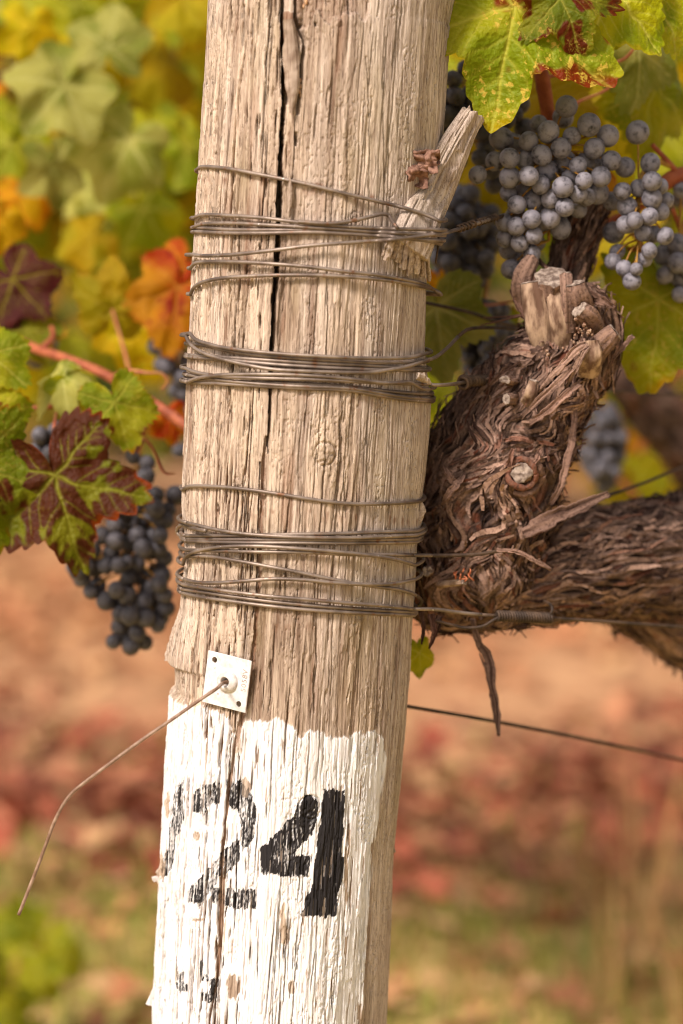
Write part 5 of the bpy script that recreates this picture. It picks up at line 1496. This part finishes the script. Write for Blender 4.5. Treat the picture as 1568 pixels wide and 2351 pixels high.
bunch('dark grapes half hidden between the post edge and the blotched leaf', G4([(250, 455, 48), (265, 555, 50), (215, 665, 55), (290, 635, 48), (380, 595, 48), (340, 540, 45), (420, 760, 50), (640, 600, 45), (555, 690, 48), (660, 745, 55), (430, 250, 42), (320, 395, 42),
    (400, 905, 42), (270, 960, 38), (470, 980, 50), (485, 1060, 48), (230, 120, 40), (310, 5, 40), (470, 640, 48), (600, 660, 48), (480, 560, 46), (360, 690, 48), (195, 560, 46), (180, 720, 48), (560, 600, 46), (440, 850, 46)]),
    0.13, 0.022, 'dark', [(1230, 130, 0.12), (1180, 130, 0.12), (1110, 140, 0.12)], 4)
rb = np.random.default_rng(44)


def blob(n, u0, v0, su, sv, r, rg, taper=0.35):
    out = []
    for k in range(6000):
        if len(out) >= n: break
        a = rg.uniform(-1, 1); b = rg.uniform(-1, 1)
        w = (1 - taper * (b + 1) / 2 * 1.2)
        if (a / w) ** 2 + b ** 2 > 1: continue
        u, v = u0 + a * su, v0 + b * sv
        if all(math.hypot(u - o[0], v - o[1]) > r * 0.95 for o in out): out.append((u, v, r * rg.uniform(0.88, 1.08)))
    return out


bunch('dark blurred bunch of grapes right behind the peg and wires', blob(46, 1062, 560, 92, 118, 20, rb), 0.24, 0.03, 'dark', [(1110, 360, 0.25), (1085, 420, 0.24)], 5)
bunch('dark bunch of grapes in the gap behind the pale hanging leaf', blob(38, 1118, 800, 70, 100, 18, rb), 0.24, 0.03, 'dark', [(1120, 640, 0.25), (1112, 690, 0.24)], 6)
bunch('blurred grapes far behind the thick vine arm', blob(34, 1382, 1030, 58, 95, 16, rb), 0.62, 0.03, 'dark', [(1380, 880, 0.62), (1384, 930, 0.62)], 7)
bunch('long dark bunch of grapes hanging below the red veined leaf', G7([
    (945, 1340, 48), (835, 1415, 45), (790, 1340, 45), (785, 1240, 45), (790, 1170, 38), (885, 1480, 45), (825, 1560, 46), (770, 1630, 45), (690, 1605, 45), (855, 1630, 38), (885, 1680, 40), (735, 1710, 42), (760, 1780, 42), (690, 1790, 42),
    (640, 1720, 40), (870, 1770, 45), (810, 1840, 46), (855, 1820, 40), (885, 1880, 42), (685, 1880, 45), (625, 1850, 42), (525, 1830, 45), (490, 1860, 40), (570, 1910, 45), (640, 1930, 42), (765, 1915, 46), (700, 1990, 48), (785, 2005, 46), (860, 2000, 45),
    (895, 1950, 42), (650, 1980, 42), (740, 2085, 44), (680, 2105, 46), (610, 2130, 38), (705, 2155, 45), (780, 2135, 40), (640, 2050, 40), (850, 2040, 38), (420, 1750, 45), (440, 1790, 40), (395, 1680, 38), (400, 1730, 40), (590, 1410, 45), (710, 1490, 48),
    (650, 1430, 44), (620, 1500, 42), (715, 1135, 34), (620, 1590, 42), (570, 1720, 40), (600, 1650, 42), (550, 1560, 40), (500, 1640, 40), (475, 1720, 40), (840, 1340, 42), (905, 1420, 40), (860, 1560, 40), (800, 1480, 44), (680, 1700, 40), (720, 1410, 42), (740, 1560, 42)]),
    0.19, 0.028, 'dark', [(350, 925, 0.2), (330, 980, 0.2), (325, 1030, 0.2)], 8, back=0.7, grow=1.16)
bunch('dark grapes behind the curled pale leaf on the left', G7([(215, 1020, 45), (350, 960, 45), (250, 1045, 42), (405, 1035, 50), (340, 1050, 46), (300, 1000, 44), (245, 1165, 45), (270, 1120, 42), (370, 1090, 44), (200, 1100, 42), (320, 1130, 42), (440, 1100, 42), (290, 1190, 40)]),
    0.20, 0.02, 'dark', [(130, 935, 0.18), (130, 960, 0.19)], 9, grow=1.12)
bunch('row of dark grapes down the edge of the post below the red leaf', G7([(900, 650, 45), (870, 640, 42), (985, 710, 50), (950, 780, 44), (1000, 790, 44), (975, 870, 44), (950, 910, 40), (965, 1105, 36), (995, 1090, 36), (840, 540, 44), (900, 570, 44), (880, 110, 44), (830, 130, 42), (930, 150, 44), (1010, 620, 44), (1010, 900, 44)]),
    0.34, 0.025, 'dark', [(400, 580, 0.34), (405, 640, 0.34)], 10)
bunch('few dark grapes peeping over the red cane', G7([(200, 615, 45), (270, 530, 40), (240, 600, 42), (160, 590, 42), (215, 560, 40)]), 0.36, 0.015, 'dark', [(105, 770, 0.33), (95, 785, 0.34)], 11, back=0.2)

# ------------------------------------------------------------------ canopy behind
lib = {}
for i, pal in enumerate(['green', 'bright', 'pale', 'yellow', 'orange', 'half', 'redvein', 'red']):
    lib[pal] = [leaf_mesh(pal, 500 + 7 * i + k, 84, 9, cup=0.15 + 0.2 * k, wave=0.09, bend=-0.15 * k) for k in range(3)]
rc = np.random.default_rng(99)


def canopy(name, label, sets, seed, trunk_u, cord_u, hero=()):
    """a vine behind the post: old trunk, canes and single leaves; sets: (n, ubox, vbox, ybox, weights, size)"""
    rg = np.random.default_rng(seed)
    ym = 0.5 * (sets[0][3][0] + sets[0][3][1])
    foot = P(trunk_u, 800, ym)
    root = thing(name, label, 'grapevine', (foot[0], ym, 0.0), 'vines behind the post')
    for h in hero:
        put_leaf(lib[h[0]][h[1] % 3], root, *h[2:])
    for n, ubox, vbox, ybox, weights, size in sets:
        pals = list(weights); w = np.array([weights[p] for p in pals], float); w /= w.sum()
        for k in range(n):
            pal = pals[rg.choice(len(pals), p=w)]
            y = rg.uniform(*ybox)
            v = vbox[0] + (vbox[1] - vbox[0]) * rg.random() ** 1.1
            put_leaf(lib[pal][rg.integers(3)], root, rg.uniform(*ubox), v, y, rg.uniform(*size) * 1.64 / (1.64 + y) * 1.25, rg.normal(0, 42), rg.normal(0, 0.55), rg.normal(0.35, 0.45))
        for k in range(7):
            u = rg.uniform(*ubox); y = rg.uniform(*ybox)
            cane([(u, vbox[1] - 40, y), (u + rg.normal(0, 40), (vbox[0] + vbox[1]) / 2, y + 0.05), (u + rg.normal(0, 90), vbox[0] - 60, y)], [9, 8, 6], root, n=24, ns=8)
    # old trunk beside the picture and its arm behind the leaves
    pts = [(foot[0], ym, -0.05), (foot[0] + 0.02, ym, 0.4), tuple(P(trunk_u, 560, ym)), tuple(P(0.7 * trunk_u + 0.3 * cord_u, 470, ym)), tuple(P(cord_u, 440, ym))]
    Vf, Qf, Tf = tube_arrays(crom(pts, 70), np.linspace(0.04, 0.018, 70), 22, 0.35, seed)
    ob('trunk', build_mesh('trunk', Vf, Qf, Tf, {'tone': np.full(len(Vf), 0.3), 'red': np.full(len(Vf), 0.1)}), BARK, root)
    return root


LW = {'green': 6, 'bright': 6, 'pale': 2, 'yellow': 4, 'orange': .5, 'half': 1.5, 'redvein': .5, 'red': .3}
canopy('grapevine', 'blurred green and yellow vine foliage filling the space left of the post',
       [(215, (-120, 520), (-120, 560), (0.62, 1.3), LW, (85, 140)), (34, (-80, 470), (520, 900), (0.9, 1.6), {'bright': 4, 'yellow': 2, 'green': 3}, (90, 130))], 1, -420, 520,
       hero=[('pale', 0, 149, 194, 0.42, 165, -38, 0.2, 0.35), ('pale', 1, 250, 109, 0.46, 120, 175, 0.0, 0.2), ('pale', 2, 294, 320, 0.44, 135, -25, 0.2, 0.3), ('yellow', 0, 420, -10, 0.5, 120, 10, 0.1, 0.3),
             ('yellow', 1, 70, 60, 0.52, 100, 0, 0.5, 0.2), ('pale', 0, 120, 380, 0.5, 120, 12, 0.9, 0.2), ('orange', 1, 60, 440, 0.5, 90, 20, 0.2, 0.3), ('bright', 2, 330, 480, 0.52, 110, 30, 0.2, 0.3),
             ('yellow', 2, 210, 540, 0.5, 90, -60, 0.2, 0.5), ('green', 1, 20, 330, 0.55, 130, -20, 0.3, 0.3)])
canopy('grapevine', 'blurred yellow green vine foliage behind the pale grapes right of the post',
       [(110, (960, 1700), (-140, 520), (0.45, 1.1), dict(LW, yellow=5, bright=6), (95, 150)), (26, (1000, 1650), (880, 1180), (0.7, 1.3), {'yellow': 4, 'bright': 3, 'orange': 1, 'green': 1}, (80, 120))], 2, 1950, 960)
# dark old trunk of the next vine, seen through the fork
nv_ = thing('grapevine', 'dark blurred trunk of the next vine seen right of the fork', 'grapevine', (P(1700, 1100, 0.75)[0], 0.75, 0), 'vines behind the post')
nl = Limb([(1420, 860, 0.72), (1490, 930, 0.74), (1560, 1010, 0.76), (1640, 1120, 0.78), (1680, 1400, 0.8)], [40, 60, 62, 64, 60], 90, 70, 191, lump=6, ridge=4)
nl.tone *= 0.5
nl.build('trunk', nv_)
nl.strips('bark_fibre', nv_, 80, 210, 0.05, 0.95, lift=0.004)
e_ = nl.path[-1]
Vf, Qf, Tf = tube_arrays(crom([nl.path[-3], e_, [e_[0] + .01, e_[1], .35], [e_[0], e_[1], -.05]], 30), 0.035, 24, 0.3, 8)
ob('trunk_foot', build_mesh('trunk_foot', Vf, Qf, Tf, {'tone': np.full(len(Vf), 0.3), 'red': np.full(len(Vf), 0.1)}), BARK, nv_)


def leaf_stuff(n, box, size, cols, seed, flat=False):
    """many small five-sided leaves as one mesh"""
    rg = np.random.default_rng(seed)
    c = np.stack([rg.uniform(*box[0], n), rg.uniform(*box[1], n), rg.uniform(*box[2], n)], 1)
    if flat:
        cy_, hy_ = sum(box[1]) / 2, (box[1][1] - box[1][0]) / 2
        c[:, 1] = cy_ + hy_ * np.clip(rg.normal(0, 0.45, n), -1.2, 1.4) + 0.45 * np.clip(c[:, 0], 0, 1.2) + 0.35 * fbm(c[:, 0] * 0.9, c[:, 0] * 0, seed, 2)
        c[:, 2] = 0.012 + rg.random(n) ** 2 * box[2][1] + 0.03 * fbm(c[:, 0] * 1.3, c[:, 1] * 1.3, 3, 4) + 0.03 * fbm(c[:, 0] * 0.3, c[:, 1] * 0.3, 4, 2)
    nn = rg.normal(0, 1, (n, 3)) + (np.array([0, 0, 3.0]) if flat else np.array([0, -0.8, 0.8]))
    nn /= np.linalg.norm(nn, axis=1)[:, None]
    t = rg.normal(0, 1, (n, 3)) + (0 if flat else np.array([0, 0, -1.2])); t -= nn * np.sum(t * nn, 1)[:, None]; t /= np.linalg.norm(t, axis=1)[:, None]
    s = np.cross(t, nn); k = rg.uniform(*size, n)[:, None]
    sh = [(0, -0.15, 0), (0.55, -0.25, .12), (0.75, 0.25, .16), (0.35, 0.45, .05), (0, 1.0, .18), (-0.35, 0.45, .05), (-0.75, 0.25, .16), (-0.55, -0.25, .12)]
    V = np.stack([c + k * (a * s + b * t + h * nn) for a, b, h in sh], 1).reshape(-1, 3)
    base = np.arange(n)[:, None] * 8
    T = np.vstack([base + np.array([[0, i, i + 1]]) for i in range(1, 7)])
    cc = np.array([cols[i] for i in rg.integers(len(cols), size=n)]) * rg.uniform(0.75, 1.25, (n, 1))
    return V, T, np.repeat(cc, 8, axis=0)


def stuff_obj(name, label, cat, parts, mat):
    acc = Acc()
    for V, T, C in parts: acc.add(V, None, T, None, {'col': C})
    o = ob(name, acc.mesh(name, False), mat)
    return tag(o, label, cat, None, 'stuff')


ROWG = [lin(88, 98, 28), lin(112, 116, 34), lin(66, 80, 24), lin(146, 128, 36), lin(92, 100, 34), lin(76, 86, 24), lin(160, 114, 34)]
stuff_obj('far_vine_row', 'far blurred rows of green and yellow vines beyond the soil', 'vine row',
          [leaf_stuff(5200, ((-5, 5), (6.4, 7.6), (0.25, 2.3)), (0.07, 0.12), ROWG, 1),
           leaf_stuff(7000, ((-9, 9), (9.5, 11), (0.1, 2.6)), (0.09, 0.15), ROWG, 2)], GRASS)
# fallen leaves and grass on the ground between the rows
RED = [lin(158, 88, 64), lin(146, 74, 54), lin(176, 112, 82), lin(128, 78, 60), lin(182, 124, 90), lin(112, 62, 46), lin(170, 132, 92)]
TAN_ = [lin(188, 140, 98), lin(176, 118, 80), lin(198, 156, 110), lin(160, 108, 74)]
p1 = leaf_stuff(5200, ((-2.2, 2.2), (2.1, 3.4), (0, 0.05)), (0.03, 0.055), RED, 5, True)
p2 = leaf_stuff(4200, ((-3, 3), (3.5, 7.5), (0, 0.04)), (0.03, 0.06), TAN_, 6, True)
p3 = leaf_stuff(500, ((-1.6, 1.6), (1.0, 2.2), (0, 0.03)), (0.02, 0.045), TAN_, 7, True)
stuff_obj('fallen_leaves', 'red and brown fallen leaves littering the soil between the rows', 'fallen leaves', [p1, p2, p3], LITTER)


def grass(n, box, h, cols, seed, lean=0.5):
    rg = np.random.default_rng(seed)
    x = rg.uniform(*box[0], n); y = rg.uniform(*box[1], n)
    keep = fbm(x * 1.6, y * 1.6, seed + 3, 2) + rg.normal(0, 0.25, n) > -0.15
    x, y = x[keep], y[keep]; n = len(x)
    z = 0.03 * fbm(x * 1.3, y * 1.3, 3, 4) + 0.03 * fbm(x * 0.3, y * 0.3, 4, 2)
    a = rg.uniform(0, 6.28, n); hh = rg.uniform(*h, n); w = rg.uniform(0.002, 0.005, n); ln = rg.normal(0, lean, n) * hh
    b = np.stack([x, y, z], 1); s = np.stack([np.cos(a), np.sin(a), 0 * a], 1) * w[:, None]
    d = np.stack([-np.sin(a) * ln + 0.3 * ln, np.cos(a) * ln, 0 * a], 1)
    m = b + d * 0.35 + np.stack([0 * x, 0 * x, hh * 0.6], 1); t = b + d + np.stack([0 * x, 0 * x, hh], 1)
    V = np.stack([b - s, b + s, m + s * .8, m - s * .8, t], 1).reshape(-1, 3)
    o = np.arange(n)[:, None] * 5
    T = np.vstack([o + [[0, 1, 2]], o + [[0, 2, 3]], o + [[3, 2, 4]]])
    cc = np.array(cols)[rg.integers(len(cols), size=n)] * rg.uniform(0.75, 1.25, (n, 1))
    return V, T, np.repeat(cc, 5, axis=0)


GR = [lin(172, 164, 82), lin(146, 152, 64), lin(160, 160, 72), lin(176, 148, 88), lin(186, 150, 96), lin(140, 130, 70), lin(112, 120, 52)]
DRY = [lin(196, 156, 100), lin(186, 140, 88), lin(170, 128, 84)]
stuff_obj('grass', 'short dry green and straw coloured grass beside the post', 'grass',
          [grass(16000, ((-1.6, 1.6), (0.9, 2.3)), (0.015, 0.05), GR, 11), grass(260, ((0.3, 1.4), (1.2, 2.2)), (0.12, 0.30), DRY, 12, 0.9), grass(3000, ((-2, 2.2), (2.3, 3.2)), (0.03, 0.08), GR, 13)], GRASS)
# leafy weed in the lower left corner
weed = thing('weed', 'blurred yellow green leafy weed left of the painted part of the post', 'weed', (P(-20, 2300, 1.1)[0], 1.1, 0.0))
rw = np.random.default_rng(3)
for k in range(34):
    put_leaf(lib['bright' if k % 4 else 'green'][k % 3], weed, rw.uniform(-140, 150), rw.uniform(2090, 2420), 1.1 + rw.normal(0, 0.1), rw.uniform(50, 80), rw.uniform(-180, 180), rw.normal(0, 0.4), rw.normal(0.8, 0.4))
for k in range(4):
    cane([(-20 + rw.normal(0, 10), 2700, 1.1), (-20 + rw.normal(0, 40), 2400, 1.1), (rw.uniform(-90, 90), 2180, 1.1 + rw.normal(0, 0.04))], [5, 4, 3], weed, 'weed_stem', PETIOLE, 20, 7)
